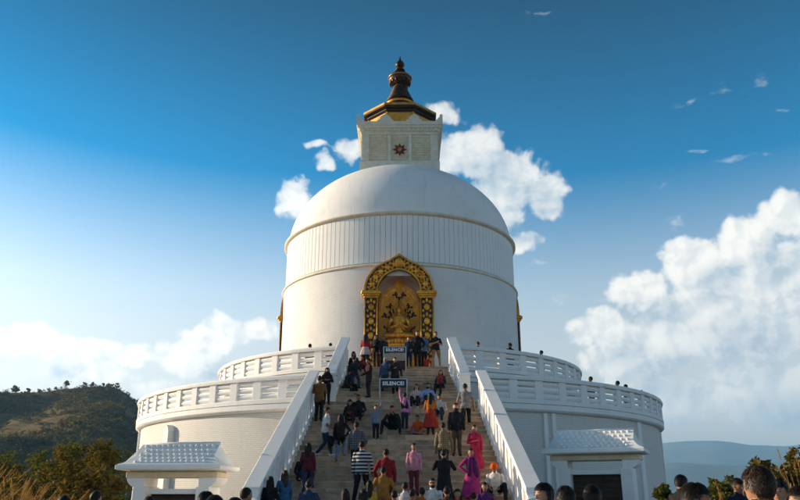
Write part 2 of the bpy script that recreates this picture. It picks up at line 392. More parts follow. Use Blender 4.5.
while cnt < 3600:
    az = rg.uniform(-31, -15); t = rg.uniform(.18, 1.0)
    p = hill_pt(az, t)
    if fbm(p.x/40, p.y/40, 3, 21) < .0 and rg.random() < .8: continue
    s_ = rg.uniform(.55, 1.5)*(1.35 if t < .6 else 1)
    for k in range(3):
        q = p + Vector((rg.gauss(0, .5)*s_, rg.gauss(0, .5)*s_, s_*rg.uniform(.3, 1.0)))
        leaf_clump(m, q, (s_*.8, s_*.8, s_*.7), 12, s_*.36, rg)
    cnt += 1
o = m.build('hillside_woodland', FOREST, fix=False); tag(o, 'dark green scrub trees covering the hillside', 'woodland', kind='stuff')

def tree(name, base, h, cr, matl, rg, label, cat='tree', group=None, leaves=500, size=.35, lobes=7, low=.3):
    """trunk with limbs and a crown of separate leaf clumps; base at the ground"""
    t = empty(name, base, 0, label, cat, group)
    m = MB(); top = Vector((rg.uniform(-.06, .06)*h, rg.uniform(-.06, .06)*h, h*.72))
    m.tube([(0, 0, -.2), (rg.uniform(-.03, .03)*h, 0, h*.25), top*.72, top], [h*.03, h*.023, h*.016, h*.006], 6)
    cl = []
    for k in range(lobes):
        a = 2*math.pi*k/lobes + rg.uniform(-.5, .5); z = h*(low + (1-low)*(rg.random()))
        rr = cr*rg.uniform(.25, .85)*(1 - .55*max(0, z/h-.5)*2)
        c = Vector((math.cos(a)*rr, math.sin(a)*rr, min(z, h*.9))); cl.append(c)
        m.tube([top*max(.2, min(.9, (c.z-h*.2)/(h*.8))), (c + top*.5)*.66, c], [h*.011, h*.008, h*.003], 5)
    m.build('trunk', BARK, t, smooth=True, fix=False)
    m = MB()
    for c in cl:
        s_ = cr*rg.uniform(.35, .6)
        leaf_clump(m, c, (s_, s_, s_*.75), leaves//lobes, size, rg)
        for q in range(3):
            c2 = c + Vector((rg.gauss(0, 1), rg.gauss(0, 1), rg.gauss(0, .7)))*s_*.8
            leaf_clump(m, c2, (s_*.45,)*3, leaves//lobes//4, size*.9, rg)
    m.build('crown', matl, t, fix=False)
    return t
ridge = [(-27.35, 8.5, 3.4, 'broad dark tree on the skyline at the left end of the hill ridge'), (-26.55, 4.6, 1.9, 'small round tree on the ridge, second from the left'), (-25.9, 4.2, 1.6, 'small bushy tree on the ridge beside a taller leaning one'),
         (-24.9, 4.4, 1.5, 'low tree on the ridge left of the tall slim one'), (-24.25, 8.2, 2.4, 'tall slim tree standing out on the middle of the ridge'), (-23.1, 5.8, 2.0, 'bushy ridge tree left of the flat hilltop'), (-22.55, 5.0, 1.7, 'thin ridge tree at the start of the flat hilltop'),
         (-21.85, 3.6, 1.7, 'low bush tree on the flat hilltop'), (-20.95, 6.4, 2.3, 'tall tree at the right end of the flat hilltop'), (-20.1, 3.6, 1.5, 'small tree on the steep right shoulder of the hill'), (-19.65, 3.2, 1.4, 'small tree lower on the right shoulder of the hill'), (-19.2, 3.0, 1.3, 'lowest small tree on the right shoulder, by the white wall')]
for az, h, cr, lab in ridge:
    p = hill_pt(az, .99); h *= .52; cr *= .58; tree('ridge_tree', p, h, cr, FOREST, rg, lab, 'tree', 'trees along the hill ridge', 420, .38*cr/1.8, 7)

# far mountains to the right, in three ranges
MOUNT = mat('mountain_forest', (.09, .12, .09), (.15, .17, .12), .95, .004, 6, 0, coord='Object', spec=.1)
def ridge_range(name, dist, pts, label, amp, seed):
    m = MB(); rows = []; N = 120; a0, a1 = pts[0][0], pts[-1][0]
    for j in range(11):
        t = j/10*1.5; row = []
        for i in range(N+1):
            az = a0 + (a1-a0)*i/N
            for (a, e), (b_, f) in zip(pts, pts[1:]):
                if a <= az <= b_: el_ = e + (f-e)*smooth(0, 1, (az-a)/(b_-a)); break
            d = dist*(.72 + .28*t); x, y = CX + d*math.sin(R(az)), CY + d*math.cos(R(az))
            top = 1.6 + dist*math.tan(R(el_))
            h = VALLEY + (top-VALLEY)*(smooth(0, 1, t) if t <= 1 else 1-smooth(1, 1.5, t))
            h += fbm(x/dist*14, y/dist*14, 5, seed)*amp*min(1, t*1.4)
            row.append((x, y, h-.5))
        rows.append(row)
    m.rings(rows, closed=False); o = m.build(name, MOUNT, smooth=True, fix=False); tag(o, label, kind='structure')
ridge_range('mountain_range', 5500, [(-60, 1), (-30, 2.6), (5, 2.2), (14, 3.0), (19, 3.75), (21.5, 3.85), (24.5, 3.45), (26.5, 3.35), (29, 3.7), (36, 4.2), (60, 2.0)], 'pale blue mountain range at the right horizon', 55, 1)
ridge_range('near_mountain_range', 3600, [(-55, .6), (4, .9), (14, 1.6), (19, 2.5), (23, 2.2), (27, 2.7), (34, 2.9), (60, 1.0)], 'nearer hazy blue ridge in front of the far range', 30, 2)

# ------------------------------------------------------------------ lower and upper terraces
def at(a, r, z=0): return Vector((r*math.sin(R(a)), -r*math.cos(R(a)), z))
t = empty('lower_terrace', (0, 0, 0), 0, 'wide round lower terrace wall of white painted brick', 'terrace')
m = MB(); m.revolve([(15.02, 0), (15.02, Z_LOW-.34)], 0, 360, 180); m.build('wall', WALLB, t, smooth=True)
m = MB(); m.revolve([(15.0, Z_LOW-.345), (15.22, Z_LOW-.31), (15.30, Z_LOW-.24), (15.30, Z_LOW-.05), (15.26, Z_LOW-.01), (14.6, Z_LOW-.01)], 13.2, 346.8, 180); m.build('cornice', WHITE, t, smooth=True, auto=30)
m = MB(); m.revolve([(15.0, Z_LOW), (10.5, Z_LOW)], 13.2, 346.8, 120); m.box(-3.42, 3.42, -14.62, -10.4, Z_LOW-.1, Z_LOW+.002); m.build('floor', STONE2, t)
m = MB(); m.revolve([(15.02, 0), (15.16, 0.002), (15.16, .5), (15.08, .56), (15.03, .56)], 0, 360, 180); m.build('plinth', WHITE, t, smooth=True, auto=30)
def pilaster(a, w_, top, pointed=False):
    m = MB(); hw = w_/2
    if pointed: poly = [(-hw, 0), (hw, 0), (hw, top-.32), (hw*.75, top-.14), (0, top), (-hw*.75, top-.14), (-hw, top-.32)]
    else: poly = [(-hw, 0), (hw, 0), (hw, top), (-hw, top)]
    m.prism(poly, -15.32 if pointed else -15.13, -14.9, 'y')
    o = m.build('pilaster', WHITE, t, rot=(0, 0, R(a)), bevel=.02)
pilaster(25.2, .20, Z_LOW-.35); pilaster(26.9, .20, Z_LOW-.35); pilaster(51, .42, Z_LOW-.35); pilaster(-46, .5, Z_LOW-.55, True); pilaster(-70, .42, Z_LOW-.35); pilaster(75, .42, Z_LOW-.35)
t = empty('upper_terrace', (0, 0, Z_LOW), 0, 'narrower round upper terrace step under the drum', 'terrace')
m = MB(); m.revolve([(10.75, 0), (10.75, 1.5)], 0, 360, 150); m.build('wall', WALLB, t, smooth=True)
m = MB(); m.revolve([(10.7, 1.49), (10.92, 1.52), (10.92, 1.70), (11.02, 1.73), (11.02, 1.97), (10.98, 2.01), (10.4, 2.01)], 0, 360, 150); m.build('cornice', WHITE, t, smooth=True, auto=30)
m = MB(); m.revolve([(10.7, 2.02), (7.3, 2.02)], 0, 360, 96); m.build('floor', STONE2, t)

def arc_balustrade(name, rad, z0, h, a0, a1, bays, label):
    """posts with three bulging slats between, on a base and under a coping"""
    t = empty(name, at((a0+a1)/2, 0, z0), 0, label, 'balustrade', 'terrace balustrades')
    m = MB(); m.revolve([(rad-.17, .0), (rad+.14, .0), (rad+.14, .17), (rad+.10, .20), (rad-.13, .20), (rad-.17, .0)][::1], a0, a1, 60); m.build('base', WHITE, t, smooth=True, auto=30)
    m = MB(); m.revolve([(rad-.19, h-.20), (rad+.17, h-.20), (rad+.19, h-.10), (rad+.15, h-.02), (rad, h), (rad-.16, h-.03), (rad-.19, h-.10), (rad-.19, h-.20)], a0, a1, 60); m.build('coping', WHITE, t, smooth=True, auto=30)
    st = (a1-a0)/bays; gapw = 2*math.pi*rad*st/360
    mp = MB(); mp.box(-.20, .20, -.11, .11, .195, h-.195); pm = mp.mesh('post', TRIM); bevel_mesh(pm, .015)
    hh = (h-.40)
    ms = MB(); L = gapw-.40; sh = hh/3 - .055
    prof = [(.055, 0), (.02, .0), (-.028, sh*.22), (-.048, sh*.5), (-.028, sh*.78), (.02, sh), (.055, sh)]
    secs = []
    for x in (-L/2-.02, -L/2+.05, -L/4, 0, L/4, L/2-.05, L/2+.02):
        secs.append([(x, p[0], p[1]) for p in prof])
    ms.rings(secs); sm = ms.mesh('slat', TRIM, smooth=True, auto=35)
    for i in range(bays+1):
        a = a0 + st*i; p = at(a, rad-.0)
        link('post', pm, t, p, (0, 0, R(a)))
        if i < bays:
            a += st/2; p = at(a, rad*math.cos(R(st/2))+.03)
            for k in range(3): link('slat', sm, t, (p.x, p.y, .215 + k*(hh/3) + .02), (0, 0, R(a)))
    return t
arc_balustrade('balustrade', R_LOW, Z_LOW, 1.20, -110, -14.3, 20, 'white slatted lower terrace balustrade left of the stairs')
arc_balustrade('balustrade', R_LOW, Z_LOW, 1.20, 14.3, 110, 20, 'white slatted lower terrace balustrade right of the stairs')
arc_balustrade('balustrade', R_UP, Z_UP+.01, 1.22, -112, -14.2, 14, 'white slatted upper terrace balustrade left of the stairs')
arc_balustrade('balustrade', R_UP, Z_UP+.01, 1.22, 14.2, 112, 14, 'white slatted upper terrace balustrade right of the stairs')

# ------------------------------------------------------------------ stairs
N_LO, Y_LO, RUN_LO = 26, -14.9, .508           # lower flight: top edge at Y_LO
N_UP, Y_UP = 12, -11.55; RUN_UP = .29
def stair_z(y):
    if y >= Y_UP: return Z_UP
    if y >= Y_UP - RUN_UP*N_UP:
        return Z_UP - (Z_UP-Z_LOW)/N_UP*math.ceil((Y_UP-y)/RUN_UP - 1e-6)
    if y >= Y_LO: return Z_LOW
    k = math.ceil((Y_LO-y)/RUN_LO - 1e-6)
    return max(0.0, Z_LOW - Z_LOW/N_LO*k)
st = empty('staircase', (0, Y_LO-RUN_LO*N_LO, 0), 0, 'broad brown stone staircase climbing to the golden niche', 'staircase')
oy = Y_LO-RUN_LO*N_LO
def slab_step(x0, x1, yf, yb, zt, zb, k):
    n_ = max(4, int((x1-x0)/1.15)); w_ = (x1-x0)/n_; xs = [x0] + [x0 + w_*(i + rnd.uniform(-.28, .28)) for i in range(1, n_)] + [x1]
    for i in range(n_):                            # each step is a row of dressed slabs
        a, b = xs[i]+(.005 if i else 0), xs[i+1]-(.005 if i < n_-1 else 0); dy, dz = rnd.uniform(-.008, .008), rnd.uniform(-.006, .004)
        m = MB(); m.prism([(yf+.03+dy, zb), (yf+.03+dy, zt-.045+dz), (yf+dy, zt-.045+dz), (yf+dy, zt-.010+dz), (yf+dy+.012, zt+dz), (yb, zt+dz), (yb, zb)], a, b, 'x')
        m.build('step_slab', rnd.choice((STONE, STONE, STONE2, STONE3)), st, loc=(0, -oy, 0))
rise = Z_LOW/N_LO
for k in range(N_LO):                          # k = 0 is the landing edge
    zt = Z_LOW - rise*k; yf = Y_LO - RUN_LO*k
    slab_step(-3.44, 3.44, yf, yf + (.9 if k else .3), zt - (0 if k else .003), zt-rise-.05, rnd.randint(0, 1))
riseu = (Z_UP-Z_LOW)/N_UP
for k in range(N_UP):
    zt = Z_UP + .02 - riseu*k; yf = Y_UP - RUN_UP*k
    hw = 2.42 + .33*(Y_UP-yf)/3.48
    slab_step(-hw, hw, yf, yf + (.9 if k else .75), zt, zt-riseu-.05, rnd.randint(0, 1))
m = MB(); m.prism([(oy+.1, 0), (Y_LO, Z_LOW-.25), (-10.5, Z_LOW-.25), (-10.5, 0)], -3.4, 3.4, 'x'); m.build('core', STONE, st, loc=(0, -oy, 0))
m = MB(); m.prism([(-15.0, Z_LOW-.2), (Y_UP+.4, Z_UP-.4), (-10.6, Z_UP-.4), (-10.6, Z_LOW-.2)], -2.5, 2.5, 'x'); m.build('core', STONE, st, loc=(0, -oy, 0))

def stair_rail(label, sgn, xa, ya, za, xb, yb, zb, floor_a, floor_b, post, newel_h, newel_z, gap):
    """sloping parapet from its upper end (a) to its lower end (b): coping, posts, set-back panel, newel"""
    t = empty('stair_balustrade', (sgn*xb, yb, floor_b), 0, label, 'balustrade', 'stair balustrades')
    off = Vector((-sgn*xb, -yb, -floor_b))
    A, B = Vector((sgn*xa, ya, za)), Vector((sgn*xb, yb, zb)); d = B-A
    def bar(hw, z0, z1, ext=0, bev=.0):
        m = MB(); q = []
        for P in (A - d*ext, B):
            q.append([P + Vector((-hw, 0, z0)), P + Vector((hw, 0, z0)), P + Vector((hw, 0, z1)), P + Vector((-hw, 0, z1))])
        m.rings(q); return m
    o = bar(.225, -.15, 0).build('coping', TRIM, t, loc=off, bevel=.02)
    b_ = bar(.195, -.20, -.15); b2 = bar(.17, -.27, -.20); b_.v += []; 
    n0 = len(b_.v); b_.v += b2.v; b_.f += [tuple(i+n0 for i in f) for f in b2.f]; b_.m += b2.m
    b_.build('moulding', TRIM, o)
    fa, fb = Vector((A.x, A.y, floor_a)), Vector((B.x, B.y, floor_b))
    def seg(hw, lo, hi):       # lo/hi: offsets above the stair line / below the coping
        m = MB(); q = []
        for P, f in ((A, fa), (B, fb)):
            q.append([Vector((P.x-hw, P.y, f.z+lo)), Vector((P.x+hw, P.y, f.z+lo)), Vector((P.x+hw, P.y, hi(P))), Vector((P.x-hw, P.y, hi(P)))])
        m.rings(q); return m
    m = MB(); q = []
    for P, f in ((A, fa), (B, fb)): q.append([Vector((P.x-.18, P.y, -.0 if floor_b < 3 else Z_LOW-.1)), Vector((P.x+.18, P.y, -.0 if floor_b < 3 else Z_LOW-.1)), Vector((P.x+.18, P.y, f.z+.16)), Vector((P.x-.18, P.y, f.z+.16))])
    m.rings(q); m.build('stringer', WHITE, t, loc=off)
    m = MB(); q = []
    for P, f in ((A, fa), (B, fb)): q.append([Vector((P.x-.05, P.y, f.z+.16+gap)), Vector((P.x+.05, P.y, f.z+.16+gap)), Vector((P.x+.05, P.y, P.z-.26)), Vector((P.x-.05, P.y, P.z-.26))])
    m.rings(q); m.build('panel', TRIM, t, loc=off)
    n_ = max(2, int(round(abs(d.y)/post))); 
    for i in range(n_):
        u = (i+.5)/n_; P = A + d*u; f = floor_a + (floor_b-floor_a)*u
        hw = .15; sl = d.z/d.y; sf = (floor_b-floor_a)/d.y
        m = MB(); m.prism([(-hw, f+.14-hw*sf-P.z), (hw, f+.14+hw*sf-P.z), (hw, -.25+hw*sl), (-hw, -.25-hw*sl)], -.15, .15, 'x')
        m.build('baluster', TRIM, t, loc=P + off, bevel=.012)
    m = MB(); w_ = .235
    m.box(-w_, w_, -w_, w_, newel_z, newel_z+newel_h-.12); m.box(-w_-.05, w_+.05, -w_-.05, w_+.05, newel_z+newel_h-.12, newel_z+newel_h-.03)
    m.rings([[(-w_, -w_, newel_z+newel_h-.03), (w_, -w_, newel_z+newel_h-.03), (w_, w_, newel_z+newel_h-.03), (-w_, w_, newel_z+newel_h-.03)], [(-.02, -.02, newel_z+newel_h+.06), (.02, -.02, newel_z+newel_h+.06), (.02, .02, newel_z+newel_h+.06), (-.02, .02, newel_z+newel_h+.06)]])
    m.build('newel', TRIM, t, loc=(sgn*xb - sgn*xb, 0 , -floor_b))
    return t
for sgn, w_ in ((-1, 'left'), (1, 'right')):
    stair_rail('white sloping parapet on the %s of the wide lower stairs' % w_, sgn, 3.52, -15.35, 6.80, 3.60, -27.0, 1.90, 5.42, .48, .74, 1.62, 0, .14)
    stair_rail('white sloping parapet on the %s of the upper stairs by the niche' % w_, sgn, 2.52, -11.75, 8.98, 2.86, -14.75, 6.93, 7.52, 5.65, .62, 1.22, Z_LOW, .08)

# ------------------------------------------------------------------ the stupa
st = empty('stupa', (0, 0, Z_UP+.02), 0, 'large white domed stupa with a dark bronze spire', 'stupa'); oz = -(Z_UP+.02)
RD = 7.45; Z_MID, Z_TOP = 13.87, 16.95
m = MB()
m.revolve([(RD, Z_UP+.02), (RD, 8.2), (RD, 9), (RD, 10), (RD, 11), (RD, 12), (RD, 12.8), (RD, 13.3), (RD, Z_MID)], -180, 180, 180, skip=lambda a, z: abs(a) < 9.1 and z < 13.3)
drum = m.build('drum', DRUMP, st, smooth=True, loc=(0, 0, oz))
m = MB(); m.revolve([(RD+.01, Z_UP+.03), (RD+.10, Z_UP+.03), (RD+.10, Z_UP+.45), (RD+.01, Z_UP+.5)], -180, 180, 180, skip=lambda a, z: abs(a) < 15); m.build('plinth', WHITE, st, smooth=True, auto=30, loc=(0, 0, oz))
m = MB(); m.revolve([(RD-.1, Z_MID-.02), (RD+.06, Z_MID), (RD+.10, Z_MID+.07), (RD+.06, Z_MID+.14), (RD-.22, Z_MID+.22)], 0, 360, 180); m.build('lower_ledge', CREAM, st, smooth=True, loc=(0, 0, oz))
m = MB(); m.revolve([(RD-.20, Z_MID+.2), (RD-.20, Z_TOP)], 0, 360, 180); up = m.build('upper_drum', WHITE, st, smooth=True, loc=(0, 0, oz))
NP = 150; wst = 2*math.pi*(RD-.12)/NP - .018
mp = MB(); mp.box(-wst/2, wst/2, -.05, .05, 0, Z_TOP - Z_MID - .30); pm = mp.mesh('panel', TRIM); bevel_mesh(pm, .012)
for i in range(NP):
    a = 360*i/NP; link('panel', pm, up, at(a, RD-.16, Z_MID+.26), (0, 0, R(a)))
m = MB(); m.revolve([(RD-.25, Z_TOP-.06), (RD+.0, Z_TOP-.0), (RD+.09, Z_TOP+.05), (RD+.09, Z_TOP+.13), (RD-.0, Z_TOP+.19), (RD-.25, Z_TOP+.26)], 0, 360, 180); m.build('upper_ledge', CREAM, st, smooth=True, loc=(0, 0, oz))
DZ, DA, DB = Z_TOP+.05, 7.28, 5.50
m = MB(); m.revolve([(DA*math.cos(R(t_)), DZ + DB*math.sin(R(t_))) for t_ in [1] + list(range(4, 88, 4)) + [89.9]], 0, 360, 144); m.build('dome', WHITE, st, smooth=True, loc=(0, 0, oz))
# harmika: square box over the dome
H0, H1, HB = 21.6, 25.3, 2.50
m = MB()
m.rings([[(sx*w2, sy*w2, z) for sx, sy in ((-1, -1), (1, -1), (1, 1), (-1, 1))] for w2, z in ((2.44, H0), (2.44, 24.60))])
hk = m.build('harmika', CREAML, st, loc=(0, 0, oz))
m = MB()
prof = [(2.58, H0), (2.58, 22.55), (2.50, 22.62), (2.44, 22.62)]
def square_moulding(name, prof, matl, parent, loc=(0, 0, 0)):
    m = MB(); m.rings([[(sx*w2, sy*w2, z) for sx, sy in ((-1, -1), (1, -1), (1, 1), (-1, 1))] for w2, z in prof], cap=True)
    return m.build(name, matl, parent, loc=loc)
square_moulding('base_moulding', [(2.60, H0), (2.60, 22.50), (2.53, 22.58), (2.46, 22.58)], CREAML, hk)
cor = square_moulding('cornice', [(2.46, 24.42), (2.54, 24.46), (2.54, 24.58), (2.62, 24.64), (2.62, 24.78), (2.76, 24.88), (2.76, 24.98), (2.84, 25.02), (2.84, 25.26), (2.70, 25.27)], CREAML, hk)
for q in range(4):
    Mr = Matrix.Rotation(q*math.pi/2, 4, 'Z')
    for x0, x1 in ((-2.47, -2.02), (-.78, -.58), (.58, .78), (2.02, 2.47)):
        m = MB(); m.box(x0, x1, -2.53, -2.42, 22.58, 24.43, Mr); m.build('pilaster', CREAML, hk)
    for x0, x1 in ((-1.99, -.81), (.81, 1.99), (-.55, .55)):
        for k in range(10):
            z = 22.62 + k*.175
            m = MB(); m.prism([(-2.435, z), (-2.475, z+.01), (-2.475, z+.07), (-2.435, z+.145)], x0, x1, 'x', Mr); m.build('louvre', CREAMP, hk)
    m = MB(); poly = []
    for k in range(16):
        r_ = (.46 if k % 2 == 0 else .23); poly.append((r_*math.sin(k*math.pi/8), 23.36 + r_*math.cos(k*math.pi/8)))
    m.prism(poly, -2.54, -2.46, 'y', Mr); star = m.build('star', RED, hk)
    m = MB(); m.prism([(.13*math.cos(k*math.pi/6), 23.36+.13*math.sin(k*math.pi/6)) for k in range(12)], -2.57, -2.52, 'y', Mr); m.build('star_boss', GOLDP, star)
    for k in range(17):
        x = -2.4 + k*.30; m = MB(); m.box(x-.075, x+.075, -2.70, -2.60, 24.66, 24.80, Mr); m.build('dentil', CREAML, hk)
    m = MB()                                   # stepped corner crest
    m.prism([(-2.84, 25.26), (-2.36, 25.26), (-2.36, 25.36), (-2.52, 25.40), (-2.52, 25.50), (-2.62, 25.54), (-2.64, 25.74), (-2.76, 25.80), (-2.84, 25.74)], -2.83, -2.70, 'y', Mr); m.build('corner_crest', CREAML, hk)
    m = MB(); m.prism([(2.36, 25.26), (2.72, 25.26), (2.72, 25.76), (2.64, 25.74), (2.62, 25.54), (2.52, 25.50), (2.52, 25.40), (2.36, 25.36)], -2.83, -2.70, 'y', Mr); m.build('corner_crest', CREAML, hk)
    for cx in (-.95, .95):
        m = MB(); m.prism([(cx-.55, 25.26), (cx+.55, 25.26), (cx+.50, 25.38), (cx+.36, 25.42), (cx+.36, 25.52), (cx+.22, 25.68), (cx, 25.80), (cx-.22, 25.68), (cx-.36, 25.52), (cx-.36, 25.42), (cx-.50, 25.38)], -2.84, -2.70, 'y', Mr); m.build('crest', CREAML, hk)
# gilded eight-sided roof
def octo(r, z): return [(r/math.cos(math.pi/8)*math.sin(math.pi/8 + k*math.pi/4), -r/math.cos(math.pi/8)*math.cos(math.pi/8 + k*math.pi/4), z) for k in range(8)]
m = MB(); m.rings([octo(2.12, 25.2), octo(2.12, 26.42)]); rf = m.build('gilded_drum', GOLDR, st, loc=(0, 0, oz))
m = MB(); m.rings([octo(2.13, 26.32), octo(2.26, 26.42), octo(2.26, 26.50), octo(2.13, 26.51)]); m.build('eave_band', DARKWOOD, rf)
m = MB(); m.rings([octo(2.1, 26.50), octo(2.46, 26.62), octo(2.46, 26.70), octo(2.4, 26.71), octo(2.2, 26.712)]); m.build('eave_soffit', DARKWOOD, rf)
m = MB(); m.rings([octo(2.47, 26.70), octo(2.50, 26.71), octo(2.50, 26.86), octo(2.40, 26.90), octo(1.9, 27.1), octo(1.1, 27.55), octo(.85, 27.75)]); m.build('roof', GOLDR, rf)
for k in range(8):
    a = 22.5 + 45*k; m = MB(); m.box(-.06, .06, -.06, .04, 25.27, 26.33); m.build('corner_rib', GOLDP, rf, loc=at(a, 2.12/math.cos(R(22.5))), rot=(0, 0, R(a)))
# spire: stacked rings, lotus bulb and finial
m = MB(); pr = [(.0, 27.5), (.86, 27.55), (.86, 27.72), (.80, 27.76), (.84, 27.86), (.84, 28.12), (.78, 28.2)]
z = 28.22; r_ = .80
for k in range(7):
    pr += [(r_*.90, z), (r_, z+.03), (r_, z+.13), (r_*.90, z+.165)]; z += .18; r_ *= .90
pr += [(.30, z), (.30, z+.12), (.42, z+.16), (.62, z+.30), (.69, z+.50), (.66, z+.66), (.70, z+.70), (.60, z+.86), (.38, z+1.02), (.26, z+1.10), (.22, z+1.22), (.30, z+1.28), (.30, z+1.36), (.20, z+1.44), (.17, z+1.58), (.25, z+1.68), (.28, z+1.82), (.24, z+1.96), (.13, z+2.10), (.07, z+2.22), (.035, z+2.42), (.004, z+2.60)]
pr = [(r*1.2, z_) for r, z_ in pr]; m.revolve(pr, 0, 360, 40); sp = m.build('spire', BRONZE, st, smooth=True, auto=40, loc=(0, 0, oz))
m = MB()
for k in range(16):
    a = 22.5*k; c = at(a, .72, z+.38); M_ = Matrix.Rotation(R(a), 3, 'Z'); m.ellipsoid(c, (.11, .07, .24), 6, 5, M_)
m.build('lotus_petals', BRONZE, sp, smooth=True)
m = MB(); m.revolve([(1.01, 27.90), (1.045, 27.93), (1.045, 28.02), (1.01, 28.05)], 0, 360, 40); m.build('gilt_ring', GOLD, sp, smooth=True)
m = MB(); m.revolve([(.83, z+.655), (.86, z+.67), (.86, z+.70), (.83, z+.72)], 0, 360, 40); m.build('gilt_ring', GOLD, sp, smooth=True)
# drainpipes on the flanks of the drum are hidden; arched niches
def arch_out(hw, spring, apex, n_=14, ogee=.0):
    """outline from left spring over the apex to the right spring; slightly pointed"""
    pts = []
    for k in range(n_+1):
        u = k/n_; a = math.pi*(1-u)
        x = hw*math.cos(a); zz = math.sin(a)
        z_ = spring + (apex-spring-ogee)*zz + ogee*max(0, 1-abs(x)/(hw*.30))**1.35
        pts.append((x, z_))
    return pts
def band(m, inner, outer, y0, y1, M):
    q = [[(a[0], y0, a[1]), (b[0], y0, b[1]), (b[0], y1, b[1]), (a[0], y1, a[1])] for a, b in zip(inner, outer)]
    m.rings([[M @ Vector(v) for v in r_] for r_ in q])
I4 = Matrix.Identity(4)
def niche(ang, label, deep):
    t = empty('arched_niche', at(ang, RD if deep else RD-.40, Z_UP+.02), R(ang), label, 'niche', 'arched niches round the drum'); z0 = 0.0
    oy = 0.0; S = 12.0-Z_UP-.02            # spring height
    ap = 14.45-Z_UP-.02
    for s_ in (-1, 1):
        m = MB(); m.box(s_*1.50-.36, s_*1.50+.36, -.28, .30, .32, S-.02); pl = m.build('pillar', DARKWOOD, t, bevel=.02)
        m = MB(); m.box(s_*1.50-.46, s_*1.50+.46, -.38, .30, .0, .20); m.box(s_*1.50-.42, s_*1.50+.42, -.34, .30, .20, .33); m.build('pedestal', GOLDP, t, bevel=.02)
        m = MB()
        for e in (-.33, .33): m.box(s_*1.50+e-.035, s_*1.50+e+.035, -.315, -.27, .34, S-.03)
        for k in range(5):
            z = .75 + k*.78; m.ellipsoid((s_*1.5, -.29, z), (.17, .06, .19), 8, 6)
            for d in (-1, 1):
                m.ellipsoid((s_*1.5+d*.17, -.28, z+.28), (.09, .05, .10), 6, 5); m.ellipsoid((s_*1.5+d*.19, -.28, z-.2), (.06, .05, .09), 6, 5)
            m.ellipsoid((s_*1.5, -.28, z+.38), (.07, .05, .13), 6, 5)
        m.build('pillar_ornament', GOLD, pl, smooth=True)
        m = MB()
        for w2, d2, za, zb in ((.40, .33, S-.04, S+.06), (.46, .40, S+.06, S+.16), (.54, .48, S+.16, S+.30), (.50, .42, S+.30, S+.36)):
            m.box(s_*1.50-w2, s_*1.50+w2, -d2, .30, za, zb)
        m.build('capital', GOLDP, t, bevel=.015)
    S2 = S+.33
    inn = arch_out(1.16, S2, 13.58-Z_UP-.02, 22, .03); out = arch_out(1.88, S2, ap, 22, .30)
    m = MB(); band(m, inn, out, -.26, .30, I4); ab = m.build('arch_band', DARKWOOD, t)
    def off(pts_a, pts_b, u): return [(a[0]+(b[0]-a[0])*u, a[1]+(b[1]-a[1])*u) for a, b in zip(pts_a, pts_b)]
    m = MB(); band(m, off(inn, out, -.02), off(inn, out, .12), -.31, -.2, I4); band(m, off(inn, out, .90), off(inn, out, 1.05), -.32, .28, I4); m.build('arch_moulding', GOLDP, ab)
    mid = off(inn, out, .5); m = MB()
    for k, (x, z) in enumerate(mid):
        if k % 2 == 0:
            m.ellipsoid((x, -.27, z), (.17, .07, .17), 8, 6)
            for q in range(6): m.ellipsoid((x+.19*math.cos(q*math.pi/3), -.265, z+.19*math.sin(q*math.pi/3)), (.06, .04, .06), 6, 4)
        else:
            for u in (.25, .75):
                x2 = inn[k][0]+(out[k][0]-inn[k][0])*u; z2 = inn[k][1]+(out[k][1]-inn[k][1])*u; m.ellipsoid((x2, -.265, z2), (.09, .04, .09), 6, 4)
    m.ellipsoid((0, -.28, (inn[11][1]+out[11][1])/2), (.24, .09, .24), 10, 6)
    m.build('rosettes', GOLD, ab, smooth=True)
    full = [(-1.16, .02), *inn, (1.16, .02)]
    if deep:
        yb = 1.15
        SOF = mat('pale_pink_plaster', (.74, .56, .46), (.62, .47, .38), .7, 3, 5, .2, 20)
        q = [[(a[0], .1, a[1]), (a[0], yb, a[1])] for a in full]
        m = MB(); m.rings(q, closed=False); m.build('reveal', SOF, t, smooth=False)
        m = MB(); m.prism(full, yb, yb+.1, 'y'); m.build('back_wall', SOF, t)
    else:
        m = MB(); m.prism(full, .05, .12, 'y'); m.build('back_panel', GOLDP, t)
    return t
niche(0, 'ornate gold and brown arched niche facing the stairs', True)
niche(-90, 'gold and brown niche frame seen edge-on at the left of the drum', False)
niche(90, 'gold and brown niche frame seen edge-on at the right of the drum', False)
# ------------------------------------------------------------------ the gilded statue in the niche
NZ = Z_UP+.02; NY = -RD                        # niche floor and drum face
t = empty('seated_statue', (0, NY+.55, NZ), 0, 'gilded seated meditating figure before a pointed gold panel in the niche', 'statue')
m = MB(); m.box(-1.08, 1.08, -.55, .50, 0, .55); m.box(-1.02, 1.02, -.50, .50, .55, 1.80); m.box(-1.08, 1.08, -.55, .5, 1.80, 1.95); pd = m.build('pedestal', PANELG, t, bevel=.02)
for k in range(17):
    m = MB(); x = -.96 + k*.12; m.tube([(x, -.53, .58), (x, -.53, 1.78)], .024, 8); m.build('pedestal_bar', GOLD, pd, smooth=True)
out = [(-1.13, 1.7)] + arch_out(1.13, 4.2, 5.82, 22, .34) + [(1.13, 1.7)]
m = MB(); m.prism(out, .42, .50, 'y'); bp = m.build('back_panel', PANELG, t)
ORN = mat('dark_gilt_relief', (.10, .045, .008), (.05, .022, .006), .5, 8, 4, .3, 30, .01, .5)
m = MB(); rgn = random.Random(3)
